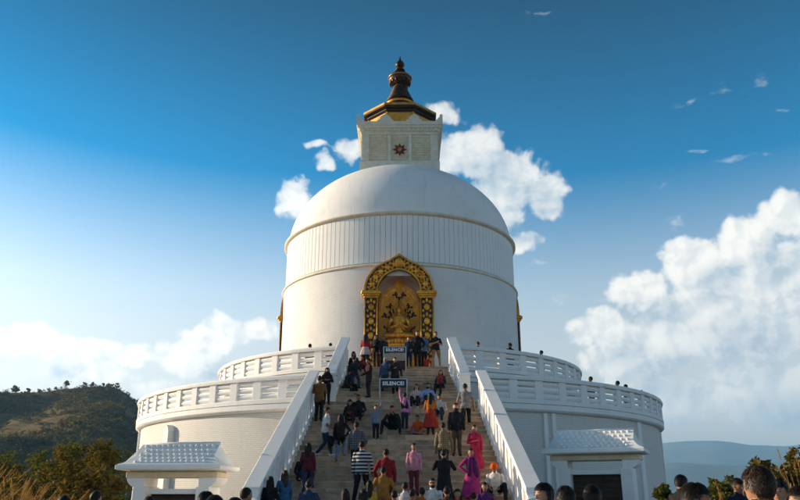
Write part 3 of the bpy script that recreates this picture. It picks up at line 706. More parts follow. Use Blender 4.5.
def twig(p, a, L, depth):
    q = (p[0] + math.sin(a)*L, p[1] + math.cos(a)*L); m.tube([(p[0], .40, p[1]), ((p[0]+q[0])/2+rgn.uniform(-.03, .03), .385, (p[1]+q[1])/2), (q[0], .40, q[1])], [.028, .024, .014], 5)
    m.ellipsoid((q[0], .40, q[1]), (.055, .03, .055), 6, 4)
    for s_ in (-1, 1): m.ellipsoid((p[0]+(q[0]-p[0])*.55+s_*.06, .40, p[1]+(q[1]-p[1])*.55), (.045, .03, .05), 6, 4)
    if depth:
        for s_ in (-1, 1): twig(q, a + s_*rgn.uniform(.45, .8), L*.72, depth-1)
twig((0, 4.25), 0, .36, 2)
for s_ in (-1, 1):
    twig((s_*.42, 3.2), s_*.35, .34, 2); twig((s_*.30, 3.9), s_*.7, .30, 1); twig((s_*.62, 2.55), s_*.12, .34, 1)
m.build('relief_branches', ORN, bp, smooth=True)
inn = arch_out(.97, 4.05, 5.42, 22, .30); out2 = arch_out(1.04, 4.07, 5.54, 22, .32)
m = MB(); band(m, inn, out2, .38, .43, I4); m.build('panel_border', GOLD, bp)
# figure: crossed legs, tapering torso, arms to a teaching gesture, head with cranial bump
SS = 1.32
m = MB(); B0 = 1.95/SS
for k in range(14):
    a = 2*math.pi*k/14; M_ = Matrix.Rotation(a, 3, 'Z'); c = Vector((.62*math.cos(a), .30*math.sin(a), B0+.10)); m.ellipsoid(c, (.16, .11, .13), 7, 5, M_)
m.rings([[(rx*math.cos(2*math.pi*i/20), ry*math.sin(2*math.pi*i/20), B0+z) for i in range(20)] for rx, ry, z in ((.55, .3, .0), (.66, .34, .08), (.66, .34, .18), (.58, .3, .24))]); o = m.build('lotus_seat', GOLD, t, smooth=True, auto=50); o.scale = (SS,)*3
m = MB(); B1 = B0+.24
def blob(c, r, M=None): m.ellipsoid(c, r, 16, 12, M)
def limb(pts, rad): m.tube(pts, rad, 10)
limb([(0, .02, B1+.10), (0, .02, B1+.30), (0, .02, B1+.52), (0, .02, B1+.78), (0, .02, B1+.94), (0, .02, B1+1.02), (0, .0, B1+1.12)], [(.26, .20), (.25, .18), (.22, .155), (.32, .19), (.30, .16), (.12, .11), (.085, .085)])
for s_ in (-1, 1):
    limb([(s_*.14, .02, B1+.14), (s_*.42, -.10, B1+.13), (s_*.62, -.18, B1+.12)], [.16, .15, .11])
    limb([(s_*.62, -.18, B1+.11), (s_*.30, -.32, B1+.10), (-s_*.10, -.33, B1+(.16 if s_ > 0 else .08))], [.11, .10, .065])
    limb([(s_*.30, .02, B1+.88), (s_*.42, -.02, B1+.64), (s_*.46, -.08, B1+.44)], [.105, .09, .072])
    limb([(s_*.46, -.08, B1+.44), (s_*.30, -.24, B1+.46), (s_*.07, -.30, B1+(.60 if s_ > 0 else .52))], [.072, .06, .042])
    blob((s_*.06, -.31, B1+(.63 if s_ > 0 else .55)), (.05, .035, .075))
    blob((s_*.135, .02, B1+1.22), (.022, .035, .085))
blob((0, 0, B1+1.25), (.135, .15, .175)); blob((0, .02, B1+1.42), (.075, .075, .075)); blob((0, -.145, B1+1.23), (.022, .03, .035)); blob((0, -.08, B1+1.15), (.09, .07, .08))
body = m.build('body', GOLD, t, smooth=True); body.scale = (SS,)*3
md = body.modifiers.new('remesh', 'REMESH'); md.mode = 'VOXEL'; md.voxel_size = .022; ms = body.modifiers.new('smooth', 'SMOOTH'); ms.iterations = 3; md.use_smooth_shade = True
m = MB(); m.tube([(-.33, -.02, B1+.93), (-.12, -.19, B1+.74), (.16, -.19, B1+.46), (.24, -.12, B1+.28)], [(.03, .05)]*4, 6)
for q in range(5): m.tube([(-.45+q*.04, -.30-.004*q, B1+.17), (-.1, -.36, B1+.20-q*.03), (.45-q*.04, -.30, B1+.17)], .012, 5)
o = m.build('robe_folds', GOLD, t, smooth=True); o.scale = (SS,)*3
m = MB(); m.revolve([(.30, 0), (.34, -.02), (.34, .03), (.30, .02), (.30, 0)], 0, 360, 28); m.build('halo', GOLD, t, smooth=True, loc=(0, .20, (B1+1.28)*SS), rot=(R(90), 0, 0)).scale = (SS,)*3

# ------------------------------------------------------------------ roofed notice shelters at the foot of the terrace wall
def shelter(loc, rz, sc, eave, label, boardlabel):
    t = empty('roofed_notice_board', loc, rz, label, 'shelter', 'white roofed notice boards below the terrace')
    hw = 1.58*sc; E = eave                     # eave height; front at y = 0
    for s_ in (-1, 1):
        m = MB(); m.box(s_*.98*sc-.19, s_*.98*sc+.19, .35, 1.35, 0, E-.55); m.box(s_*.98*sc-.24, s_*.98*sc+.24, .30, 1.40, 0, .25); m.build('post', TRIM, t, bevel=.015)
        br = []
        for k in range(7):
            a = math.pi/2*k/6; br.append((s_*(.98*sc-.19 + .62 - .30*(1-math.cos(a)) - .0) if False else s_*(1.17*sc + .22*math.sin(a)**1.5), E-.55 + .25*(1-math.cos(a))))
        poly = [(s_*(1.17*sc-.30), E-.56)] + br + [(s_*(1.17*sc+.22), E-.2995), (s_*(1.17*sc-.30), E-.2995)]
        m = MB(); m.prism(poly, .36, 1.34, 'y'); m.build('bracket', TRIM, t)
    m = MB(); m.box(-1.42*sc, 1.42*sc, .32, 1.38, E-.30, E-.145); m.box(-1.36*sc, 1.36*sc, .36, 1.34, E-.145, E-.075); m.build('beam', CREAMP, t, bevel=.012)
    m = MB(); m.box(-.80*sc, .80*sc, .52, 1.18, E-.74, E-.60); m.build('lintel', TRIM, t, bevel=.012)
    m = MB(); m.box(-.795*sc, .795*sc, .80, .90, .15, E-.741); bd = m.build('board', DARKWOOD, t); tag(bd, boardlabel)
    for k in range(12):
        z = .25 + k*(E-1.05)/12; m = MB(); m.box(-.76*sc, .76*sc, .755, .802, z, z+(E-1.05)/12-.035); m.build('board_slat', mat('worn_brown_wood', (.07, .038, .018), (.03, .017, .010), .6, 5, 6, .4, 25, stretch=(.3, 1, 3)), bd)
    # roof: concave slopes with flared eaves
    D = 1.75; rid = .66
    def rz_(u): return E + .02 + rid*(u**1.25)          # u 0 eave .. 1 ridge
    prof = [(0, E-.10), (0, E+.06)]
    for k in range(1, 9):
        u = k/8; prof.append((u*D/2, E+.06 + (rid-.06)*(u**1.3)))
    prof += [(D-p[0], p[1]) for p in prof[::-1][1:]]
    def half(p): 
        u = min(p[0], D-p[0])/(D/2); return hw - .32*min(1, u*2.2)**.8
    m = MB(); m.rings([[(-half(p), p[0], p[1]) for p in prof], [(half(p), p[0], p[1]) for p in prof]]); roof = m.build('roof', TRIM, t, bevel=0)
    m = MB(); m.box(-hw-.04, hw+.04, -.04, D+.04, E-.085, E+.035); m.build('eave_board', TRIM, t, bevel=.015)
    m = MB(); m.tube([(-hw+.30, D/2, E+rid+.01), (hw-.30, D/2, E+rid+.01)], .045, 8); m.build('ridge_roll', TRIM, roof, smooth=True)
    ntx, nty = 13, 5; L = 2*(hw-.40); w_ = L/ntx
    mt = MB()
    rr = []
    for k in range(8):
        a = math.pi*k/7; rr.append((math.cos(a)*w_*.36, -math.sin(a)*.085))
    mt.rings([[(x, y, .0) for x, y in rr], [(x*.86, y*.86, .05) for x, y in rr], [(x*.55, y*.5-.004, .062) for x, y in rr]]); tm = mt.mesh('roof_tile', TRIM, smooth=True, auto=45)
    for side in (0, 1):
        for j in range(nty):
            for i in range(ntx - (j % 2)):
                u = .16 + .75*j/(nty-1); y = u*D/2; z = E+.06 + (rid-.06)*(u**1.3); sl = math.atan2((rid-.06)*1.3*u**.3, D/2)
                x = -L/2 + w_*(i+.5 + (j % 2)*.5)
                link('roof_tile', tm, roof, (x, y+.03 if side == 0 else D-y-.03, z+.004), (sl, 0, 0 if side == 0 else math.pi))
    return t
shelter((-6.33, -25.2, 0), R(-5), .94, 2.50, 'left of the two white roofed notice boards, below the lit brick wall', 'dark slatted board under the left roof')
shelter((6.28, -22.2, 0), R(-22), 1.0, 3.12, 'right of the two white roofed notice boards, before the shaded wall', 'dark slatted board under the right roof')

# ------------------------------------------------------------------ the two quiet signs
NAVY = mat('navy_sign_paint', (.010, .018, .045), None, .45); SIGNW = mat('white_lettering', (.80, .80, .78), None, .6); FRAME = mat('pale_grey_frame', (.55, .55, .52), None, .5)
def text_mesh(txt, size, name, matl, parent, loc, rot=(R(90), 0, 0), ext=.003):
    cu = bpy.data.curves.new(name, 'FONT'); cu.body = txt; cu.size = size; cu.align_x = 'CENTER'; cu.align_y = 'CENTER'; cu.extrude = ext; cu.resolution_u = 2; cu.space_character = 1.12; cu.offset = .010
    tmp = bpy.data.objects.new('tmp', cu); col.objects.link(tmp); dg = bpy.context.evaluated_depsgraph_get(); dg.update()
    me = bpy.data.meshes.new_from_object(tmp.evaluated_get(dg)); bpy.data.objects.remove(tmp); me.materials.clear(); me.materials.append(matl)
    return link(name, me, parent, loc, rot)
def sign(loc, w_, h, top, label, panels):
    t = empty('notice_sign', loc, 0, label, 'sign', 'navy quiet signs on the stairs')
    for s_ in (-1, 1):
        m = MB(); m.box(s_*w_/2-.025, s_*w_/2+.025, -.025, .025, 0, top+.03); m.build('post', FRAME, t)
    m = MB(); m.box(-w_/2+.026, w_/2-.026, -.03, .0, top-h, top); pl = m.build('plate', NAVY, t)
    m = MB(); m.box(-w_/2-.01, w_/2+.01, -.022, .022, top+.001, top+.035); m.build('top_bar', FRAME, t)
    text_mesh('SILENCE!', min(h*.78, w_*.185), 'lettering', SIGNW, pl, (0, -.034, top-h/2))
    if panels:
        m = MB(); m.box(-w_/2+.026, w_/2-.026, -.02, .0, top-h-.36, top-h-.03); m.build('pale_panel', mat('pale_panel_paint', (.45, .36, .28), (.36, .28, .22), .6), t)
        m = MB(); m.box(-w_/2+.026, w_/2-.026, -.02, .0, .12, top-h-.38); m.build('lower_panel', mat('maroon_panel', (.07, .02, .02), (.04, .015, .012), .6), t)
    return t
sign((-.16, -12.05, stair_z(-12.05)), 1.04, .25, 1.18, 'navy sign with white letters at the head of the stairs, pale panel below', True)
sign((-.18, -14.62, Z_LOW+.01), 1.16, .36, .96, 'larger navy sign with white letters on two thin posts on the landing', False)

LEDGE = mat('grey_ledge_stone', (.30, .27, .23), (.19, .17, .14), .85, 2, 6, .5, 14, .02)
t = empty('low_wall', (5.7, -33.6, 0), R(14), 'low stone ledge by the corner of the shaded terrace wall', 'low wall')
for k in range(5):
    m = MB(); m.box(-1.8+k*.72, -1.8+k*.72+.70, -.55, .55, 0, .24); m.build('ledge_stone', LEDGE, t, bevel=.015)
    m = MB(); m.box(-1.82+k*.72, -1.8+k*.72+.715, -.60, .60, .242, .32); m.build('coping_stone', LEDGE, t, bevel=.012)

# ------------------------------------------------------------------ bushes, weeds and grasses
rg = random.Random(21)
bushes = [(-11.2, -17.2, 3.9, 1.15, BUSH, 'round golden bush touching the white terrace wall at the left'), (-11.0, -20.0, 2.9, 1.1, BUSH, 'low golden bush in front of the left end of the wall'), (-13.2, -15.5, 3.7, 1.2, BUSHG, 'pale green pointed bush left of the golden ones'),
          (-13.0, -18.5, 3.0, 1.3, BUSHG, 'green bush at the middle of the left hedge'), (-11.9, -21.5, 2.4, 1.1, BUSH, 'small golden bush at the front of the left hedge'), (-15.0, -17.0, 3.0, 1.4, BUSHG, 'green bush behind the tall dry grass'), (-12.4, -13.4, 3.9, 1.1, BUSHG, 'dark green bush half hidden by the white wall'), (-16.4, -15.5, 3.0, 1.5, BUSHG, 'green bush at the far left edge'), (-9.9, -21.2, 2.5, .9, BUSH, 'golden bush between the wall and the left notice board'),
          (9.0, -28.4, 2.45, .75, BUSH, 'golden weedy bush behind the young men at the right'), (9.9, -28.0, 2.55, .8, BUSH, 'golden bush at the right edge of the plaza'), (8.3, -27.2, 2.0, .6, BUSHG, 'low green bush between the heads at the right'), (6.1, -29.5, 1.98, .45, BUSHG, 'small leafy bush beside the man by the wall corner'), (10.8, -27.6, 2.8, .9, BUSH, 'tall golden bush at the far right')]
for x, y, h, cr, mt_, lab in bushes:
    tree('shrub', (x, y, 0), h, cr, mt_, rg, lab, 'bush', 'bushes round the plaza', 2600, .085, 13, .1)
def grass_tuft(loc, n_, h, spread, label, lean=(0, 0)):
    t = empty('tall_grass', loc, 0, label, 'grass', 'tall dry grasses')
    m = MB(); pl = MB()
    for k in range(n_):
        a = rg.uniform(0, 6.28); b = rg.uniform(0, spread*.35); hh = h*rg.uniform(.65, 1.0); ln = Vector((math.cos(a)*spread*rg.random() + lean[0], math.sin(a)*spread*rg.random() + lean[1], 0))
        p0 = Vector((math.cos(a)*b, math.sin(a)*b, 0)); pts = [p0 + ln*(u**2) + Vector((0, 0, hh*(u - .12*u*u))) for u in (0, .3, .6, .85, 1.0)]
        m.tube(pts, [.007, .006, .005, .004, .002], 4)
        d = (pts[-1]-pts[-2]).normalized()
        for q in range(34):                      # feathery plume
            u = rg.uniform(.0, 1.0); c = pts[3].lerp(pts[4], u) + Vector((0, 0, 0))
            w2 = Vector((rg.gauss(0, 1), rg.gauss(0, 1), rg.gauss(.3, .6))).normalized(); L = .10*(1.15-u)*rg.uniform(.6, 1.4)
            s2 = w2.cross(d).normalized()*.006; e = c + (w2*.55 + d*.9 + ln*.25)*L
            pl.add([c-s2, c+s2, e], [(0, 1, 2)])
        for q in range(3):
            u = rg.uniform(.1, .5); c = p0 + ln*(u**2) + Vector((0, 0, hh*u)); w2 = Vector((rg.gauss(0, 1), rg.gauss(0, 1), 0)).normalized(); s2 = w2.cross(Vector((0, 0, 1)))*.012
            e1 = c + w2*.25*h*.4 + Vector((0, 0, .22*h)); e2 = c + w2*.6*h*.4 + Vector((0, 0, .10*h)); m.add([c-s2, c+s2, e1+s2*.8, e1-s2*.8, e2], [(0, 1, 2, 3), (3, 2, 4)])
    m.build('stems', GRASS, t, fix=False); pl.build('plumes', GRASS, t, fix=False); return t
grass_tuft((-10.4, -27.6, 0), 46, 2.9, .8, 'tall dry golden grass at the far left edge', (.4, 0))
grass_tuft((-9.3, -27.0, 0), 40, 2.35, .7, 'dry golden grass tuft second from the left edge', (.4, 0))
grass_tuft((-8.4, -27.6, 0), 38, 2.1, .6, 'shorter dry grass tuft before the left hedge', (.3, 0))
grass_tuft((-10.3, -25.6, 0), 34, 2.6, .7, 'dry grass tuft standing behind the far left one', (.4, 0))
grass_tuft((6.35, -32.0, 0), 5, 2.55, .3, 'thin tall weeds between the heads at the right', (-.3, 0))
grass_tuft((9.2, -29.2, 0), 8, 3.2, .4, 'thin tall weeds rising above the golden right bush', (-.25, 0))
grass_tuft((7.9, -29.6, 0), 3, 2.6, .25, 'single thin weeds right of the largest head', (-.1, 0))
# ------------------------------------------------------------------ people
def cloth(c, name=None):
    k = 'cloth_%02x%02x%02x' % tuple(int(min(1, v)*255) for v in c)
    return mat(k, c, tuple(v*.72 for v in c), .85, 9, 5, .35, 60, .006, spec=.15)
def stripes():
    m_ = bpy.data.materials.new('striped_knit'); m_.use_nodes = True; n = NT(m_.node_tree); b = m_.node_tree.nodes['Principled BSDF']; tcn = n.node('ShaderNodeTexCoord')
    z = n.sep(tcn.outputs['Object'])[2]; f = n.math('GREATER_THAN', n.math('FRACT', n.math('MULTIPLY', z, 10.5)), .42)
    n.put(b.inputs['Base Color'], n.mix(f, (.55, .56, .58), (.02, .022, .03))); b.inputs['Roughness'].default_value = .9; return m_
def pattern(c1, c2, sc):
    m_ = bpy.data.materials.new('patterned_cloth'); m_.use_nodes = True; n = NT(m_.node_tree); b = m_.node_tree.nodes['Principled BSDF']; tcn = n.node('ShaderNodeTexCoord')
    v = n.node('ShaderNodeTexVoronoi'); n.put(v.inputs['Vector'], tcn.outputs['Object']); v.inputs['Scale'].default_value = sc
    n.put(b.inputs['Base Color'], n.mix(n.ramp(v.outputs[0], .28, .40), c2, c1)); b.inputs['Roughness'].default_value = .9; return m_
def checks(c1, c2, sc):
    m_ = bpy.data.materials.new('checked_cloth'); m_.use_nodes = True; n = NT(m_.node_tree); b = m_.node_tree.nodes['Principled BSDF']; tcn = n.node('ShaderNodeTexCoord'); x, y, z = n.sep(tcn.outputs['Object'])
    f = n.math('ADD', n.math('GREATER_THAN', n.math('FRACT', n.math('MULTIPLY', z, sc)), .6), n.math('GREATER_THAN', n.math('FRACT', n.math('MULTIPLY', x, sc)), .6))
    n.put(b.inputs['Base Color'], n.mix(n.math('MULTIPLY', f, .5), c1, c2)); b.inputs['Roughness'].default_value = .9; return m_
SKINS = {'a': mat('skin_warm', (.42, .22, .13), (.36, .18, .10), .5, 12, 4, .1, 40), 'b': mat('skin_brown', (.30, .15, .085), (.25, .12, .065), .5, 12, 4, .1, 40), 'c': mat('skin_light', (.46, .27, .18), (.39, .22, .14), .5, 12, 4, .1, 40)}
HAIR = mat('black_hair', (.008, .006, .005), (.022, .014, .010), .58, 30, 4, .8, 90, .006, stretch=(1, 1, .25), spec=.2)
HAIRB = mat('brown_hair', (.018, .010, .006), (.042, .021, .011), .55, 30, 4, .8, 90, .006, stretch=(1, 1, .25), spec=.25)
def hair_near(name, lo_, hi_):
    m_ = bpy.data.materials.new(name); m_.use_nodes = True; n = NT(m_.node_tree); b = m_.node_tree.nodes['Principled BSDF']; g_ = n.node('ShaderNodeNewGeometry')
    n.put(b.inputs['Base Color'], n.mix(n.math('POWER', g_.outputs['Random Per Island'], 2.5), lo_, hi_)); b.inputs['Roughness'].default_value = .5; b.inputs['Specular IOR Level'].default_value = .3; return m_
HAIRN = hair_near('black_hair_locks', (.006, .005, .004), (.050, .034, .024)); HAIRBN = hair_near('brown_hair_locks', (.012, .007, .004), (.085, .045, .024))
EYE = mat('eye_dark', (.015, .01, .008), None, .25); LIP = mat('lip', (.28, .10, .08), None, .5)
V = Vector
ARMS = {'down': ((.05, .0, -.28), (.06, .07, -.53)), 'loose': ((.09, -.02, -.27), (.10, .08, -.51)), 'front': ((.06, .05, -.27), (-.10, .28, -.20)), 'low': ((.04, .06, -.27), (-.04, .30, -.36)), 'face': ((.12, .20, -.18), (-.09, .25, .07)),
        'up': ((.06, .03, .26), (.09, .05, .52)), 'upfwd': ((.10, .14, .20), (.06, .22, .46)), 'hip': ((.19, -.05, -.22), (.03, .06, -.39)), 'lap': ((.08, .06, -.26), (-.08, .27, -.34)), 'knee': ((.10, .12, -.24), (.04, .36, -.36)), 'cross': ((.08, .06, -.27), (-.16, .22, -.22)), 'pocket': ((.13, -.03, -.26), (.06, .10, -.47)), 'out': ((.20, .02, -.20), (.36, .10, -.38))}
LEGS = {'stand': (.92, ((.085, -.02, .49), (.09, .02, .075)), ((.085, -.03, .49), (.10, .0, .075))),
        'apart': (.90, ((.14, -.03, .48), (.20, .02, .075)), ((.14, -.03, .48), (.20, .02, .075))),
        'walk': (.90, ((.08, -.16, .49), (.09, -.22, .08)), ((.08, -.02, .47), (.09, .26, .12))),
        'climb': (.90, ((.09, -.20, .58), (.09, -.20, .232)), ((.085, .0, .47), (.09, .10, .09))),
        'descend': (.93, ((.09, -.10, .50), (.09, -.12, .075)), ((.085, -.16, .53), (.09, .04, .24))),
        'sit': (.13, ((.12, -.43, .17), (.12, -.52, -.235)), ((.12, -.43, .17), (.13, -.50, -.235))),
        'wide': (.14, ((.30, -.38, .20), (.33, -.50, -.235)), ((.30, -.38, .20), (.33, -.48, -.235))),
        'cross': (.13, ((.30, -.24, .14), (-.06, -.30, .06)), ((.30, -.24, .10), (-.02, -.36, .06)))}
PEOPLE = []
def person(label, loc, face=0, h=1.70, legs='stand', armL='down', armR='down', top=(.1, .1, .1), bottom=(.03, .03, .04), skin='a', shoe=(.03, .03, .03), hair='short', sleeve='long', fem=False, lean=0.0, yaw=0, nod=0.0, dress=None, scarf=None, hem=-.06, near=False, hairmat=None, topmat=None, shorts=False, beard=False, glasses=False, child=False, hood=None, group='visitors on the stairs'):
    PEOPLE.append(dict(locals()))
def hand_fingers(m, w, d, side, curl=.5):
    """five tapered fingers leaving the palm; side vector points to the thumb"""
    d = d.normalized(); sd_ = (side - d*side.dot(d)).normalized(); nrm = d.cross(sd_).normalized()
    for k in range(4):
        L = (.070, .080, .075, .058)[k]; o = w + d*.072 + sd_*(.028 - .0185*k)
        p1 = o + d*L*.45; p2 = p1 + (d*.75 + nrm*curl*.7)*L*.32; p3 = p2 + (d*.4 + nrm*curl)*L*.28
        m.tube([o - d*.012, p1, p2, p3], [.0095, .009, .008, .006], 5)
    o = w + d*.022 + sd_*.030; p1 = o + (d*.6 + sd_*.8)*.034; p2 = p1 + (d*.95 + sd_*.25 + nrm*.2)*.030
    m.tube([o - sd_*.01, p1, p2], [.012, .0105, .0075], 5)
def make_person(s):
    h = s['h']; k = h/1.72
    lp = LEGS[s['legs']]; seated = s['legs'] in ('sit', 'wide', 'cross')
    X0, Y0, Z0 = s['loc']
    if s['group'] == 'visitors on the stairs':       # plant feet on the treads
        up_ = Y0 > Y_LO; run, ye, zr = (RUN_UP, Y_UP, riseu) if up_ else (RUN_LO, Y_LO, rise)
        e_ = ye - run*math.ceil((ye-Y0)/run - 1e-6)       # front edge of the tread stood on
        if s['legs'] in ('sit', 'wide') and Y0 < Y_UP+.05:
            if Y0 < Y_UP: Y0 = e_ + .15
            s['loc'] = (X0, Y0, stair_z(Y0)+.015); dz_ = (stair_z(Y0-.50*k)-stair_z(Y0))/k
            lp = (lp[0], *[((kn[0], kn[1], max(kn[2], dz_+.52)), (an[0], an[1], dz_+.085)) for kn, an in lp[1:]])
        elif s['legs'] == 'climb':
            Y0 = e_ + run - .13; s['loc'] = (X0, Y0, stair_z(Y0)+.01); q_ = zr/k
            lp = (lp[0], ((.09, -.22, .50+q_*.55), (.09, -.22, .078+q_)), lp[2])
        elif s['legs'] == 'cross': Y0 = e_ + .30; s['loc'] = (X0, Y0, stair_z(Y0)+.015)
        elif s['legs'] in ('stand', 'apart', 'walk'): Y0 = e_ + min(.20, run*.5); s['loc'] = (X0, Y0, Z0)
    P = V((0, 0, lp[0])); 
    le = s['lean']; u = V((0, -math.sin(le), math.cos(le))); fw = V((0, -math.cos(le), -math.sin(le)))
    m = MB(); S = []                               # samples: (point, radius, region)
    def samp(a, b, ra, rb, reg, n=6):
        for i in range(n+1):
            t = i/n; S.append((a.lerp(b, t), ra+(rb-ra)*t, reg))
    f = s['fem']; sw = .158 if f else .178
    wd = 1.0 if not f else .93
    # torso
    st_ = [(-.10, .125, .095), (-.02, .165*(1.04 if f else 1), .118), (.10, (.132 if f else .150), .10), (.26, .162*wd, .118), (.38, .180*wd, .112), (.435, .165*wd, .095), (.475, .115, .078), (.51, .060, .062)]
    m.tube([P + u*a for a, _, _ in st_], [(b*1.04, c*1.04) for _, b, c in st_], 14)
    for a, b, c in st_:
        reg = 2 if a < s['hem'] else 1
        for x in (-b*.55, 0, b*.55): S.append((P + u*a + V((x, 0, 0)), c, reg))
    samp(P + u*s['hem'], P + u*.44, .115, .10, 1, 8); 
    nb = P + u*.50
    hy = R(s['yaw']); hu = (u + V((0, -s['nod'], 0))).normalized(); H = nb + u*.045 + hu*.118
    Mh = Matrix.Rotation(hy, 3, 'Z') @ Matrix.Rotation(math.atan2(-hu.y, hu.z), 3, 'X')
    hs_ = 1.14 if s['child'] else 1.05
    m.tube([nb - u*.03, nb + u*.05, H - hu*.03], [.058, .050, .052], 10); samp(nb + u*.03, H - hu*.05, .045, .045, 0, 3)
    def hp(x, y, z): return H + Mh @ (V((x, y, z))*hs_)
    m.ellipsoid(H, (.076*hs_, .095*hs_, .108*hs_), 16, 12, Mh); m.ellipsoid(hp(0, -.028, -.055), (.056*hs_, .062*hs_, .062*hs_), 12, 9, Mh)
    m.ellipsoid(hp(0, -.098, -.018), (.015, .022, .026), 8, 6, Mh); m.ellipsoid(hp(0, -.072, .018), (.05, .026, .016), 8, 6, Mh)
    for e in (-1, 1): m.ellipsoid(hp(e*.078, .006, -.012), (.012, .022, .032), 8, 6, Mh)
    S.append((H, .10, 0)); S.append((hp(0, -.03, -.05), .065, 0)); S.append((hp(0, -.09, -.02), .03, 0))
    # legs
    foot_dirs = []
    for i, sg in enumerate((-1, 1)):
        kn, an = lp[1+i]; hipj = P + V((sg*.088, 0, -.03)); K = V((sg*kn[0], kn[1], kn[2])); A = V((sg*an[0], an[1], an[2]))
        bare = s['shorts']
        m.tube([hipj, hipj.lerp(K, .5), K, K.lerp(A, .35), A], [.095, .084, .062 if not bare else .058, .060 if not bare else .056, .046 if not bare else .040], 10)
        samp(hipj, K, .09, .065, 2, 6); samp(K, A.lerp(K, .08), .058, .045, 0 if bare else 2, 6)
        if seated: m.ellipsoid(hipj + V((0, .02, -.01)), (.10, .12, .09), 10, 7)
        if not s['legs'] == 'cross':
            m.ellipsoid(A + V((sg*.012, -.055, -.030)), (.042, .125, .044), 12, 8); m.ellipsoid(A + V((0, .02, -.02)), (.038, .05, .05), 8, 6)
        else: m.ellipsoid(A + V((-sg*.08, -.02, -.0)), (.10, .05, .04), 10, 7)
        samp(A + V((0, .03, -.035)), A + V((sg*.02, -.15, -.035)), .045, .035, 3, 4)
    # arms
    hands = []
    for sg, arm in ((-1, s['armL']), (1, s['armR'])):
        e, w = ARMS[arm]; sh = P + u*.425 + V((sg*sw, 0, 0))
        def loc_(o): return sh + V((sg*o[0], 0, 0)) + fw*o[1] + u*o[2]
        E_, W_ = loc_(e), loc_(w); d = (W_-E_).normalized()
        m.tube([sh, sh.lerp(E_, .5), E_, E_.lerp(W_, .4), W_], [.052, .050, .045, .042, .031], 10); m.ellipsoid(sh, (.053, .056, .054), 10, 7)
        rs = 1 if s['sleeve'] == 'long' else 0
        samp(sh, sh.lerp(E_, .75), .058, .05, 1, 5); samp(sh.lerp(E_, .82), E_.lerp(W_, .90), .05, .036, rs if s['sleeve'] != 'none' else 0, 6)
        pm_ = W_ + d*.045; Mr = d.to_track_quat('Z', 'Y').to_matrix(); m.ellipsoid(pm_, (.040, .019, .052), 10, 7, Mr); samp(W_ + d*.02, W_ + d*.09, .03, .03, 0, 3)
        side = Mr @ V((1, 0, 0)); 
        if side.dot(V((-sg, -.8, .2))) < 0: side = -side
        hands.append((W_, d, side))
    me = m.mesh('body', [HAIR], fix=False)
    tmp = bpy.data.objects.new('tmp_body', me); col.objects.link(tmp)
    md = tmp.modifiers.new('r', 'REMESH'); md.mode = 'VOXEL'; md.voxel_size = .0105 if s['near'] else .0165
    sm = tmp.modifiers.new('s', 'SMOOTH'); sm.iterations = 5 if s['near'] else 3; sm.factor = .5
    return dict(s=s, k=k, tmp=tmp, S=S, hands=hands, H=H, Mh=Mh, hs=hs_, P=P, u=u, fw=fw, hp=hp, sw=sw)
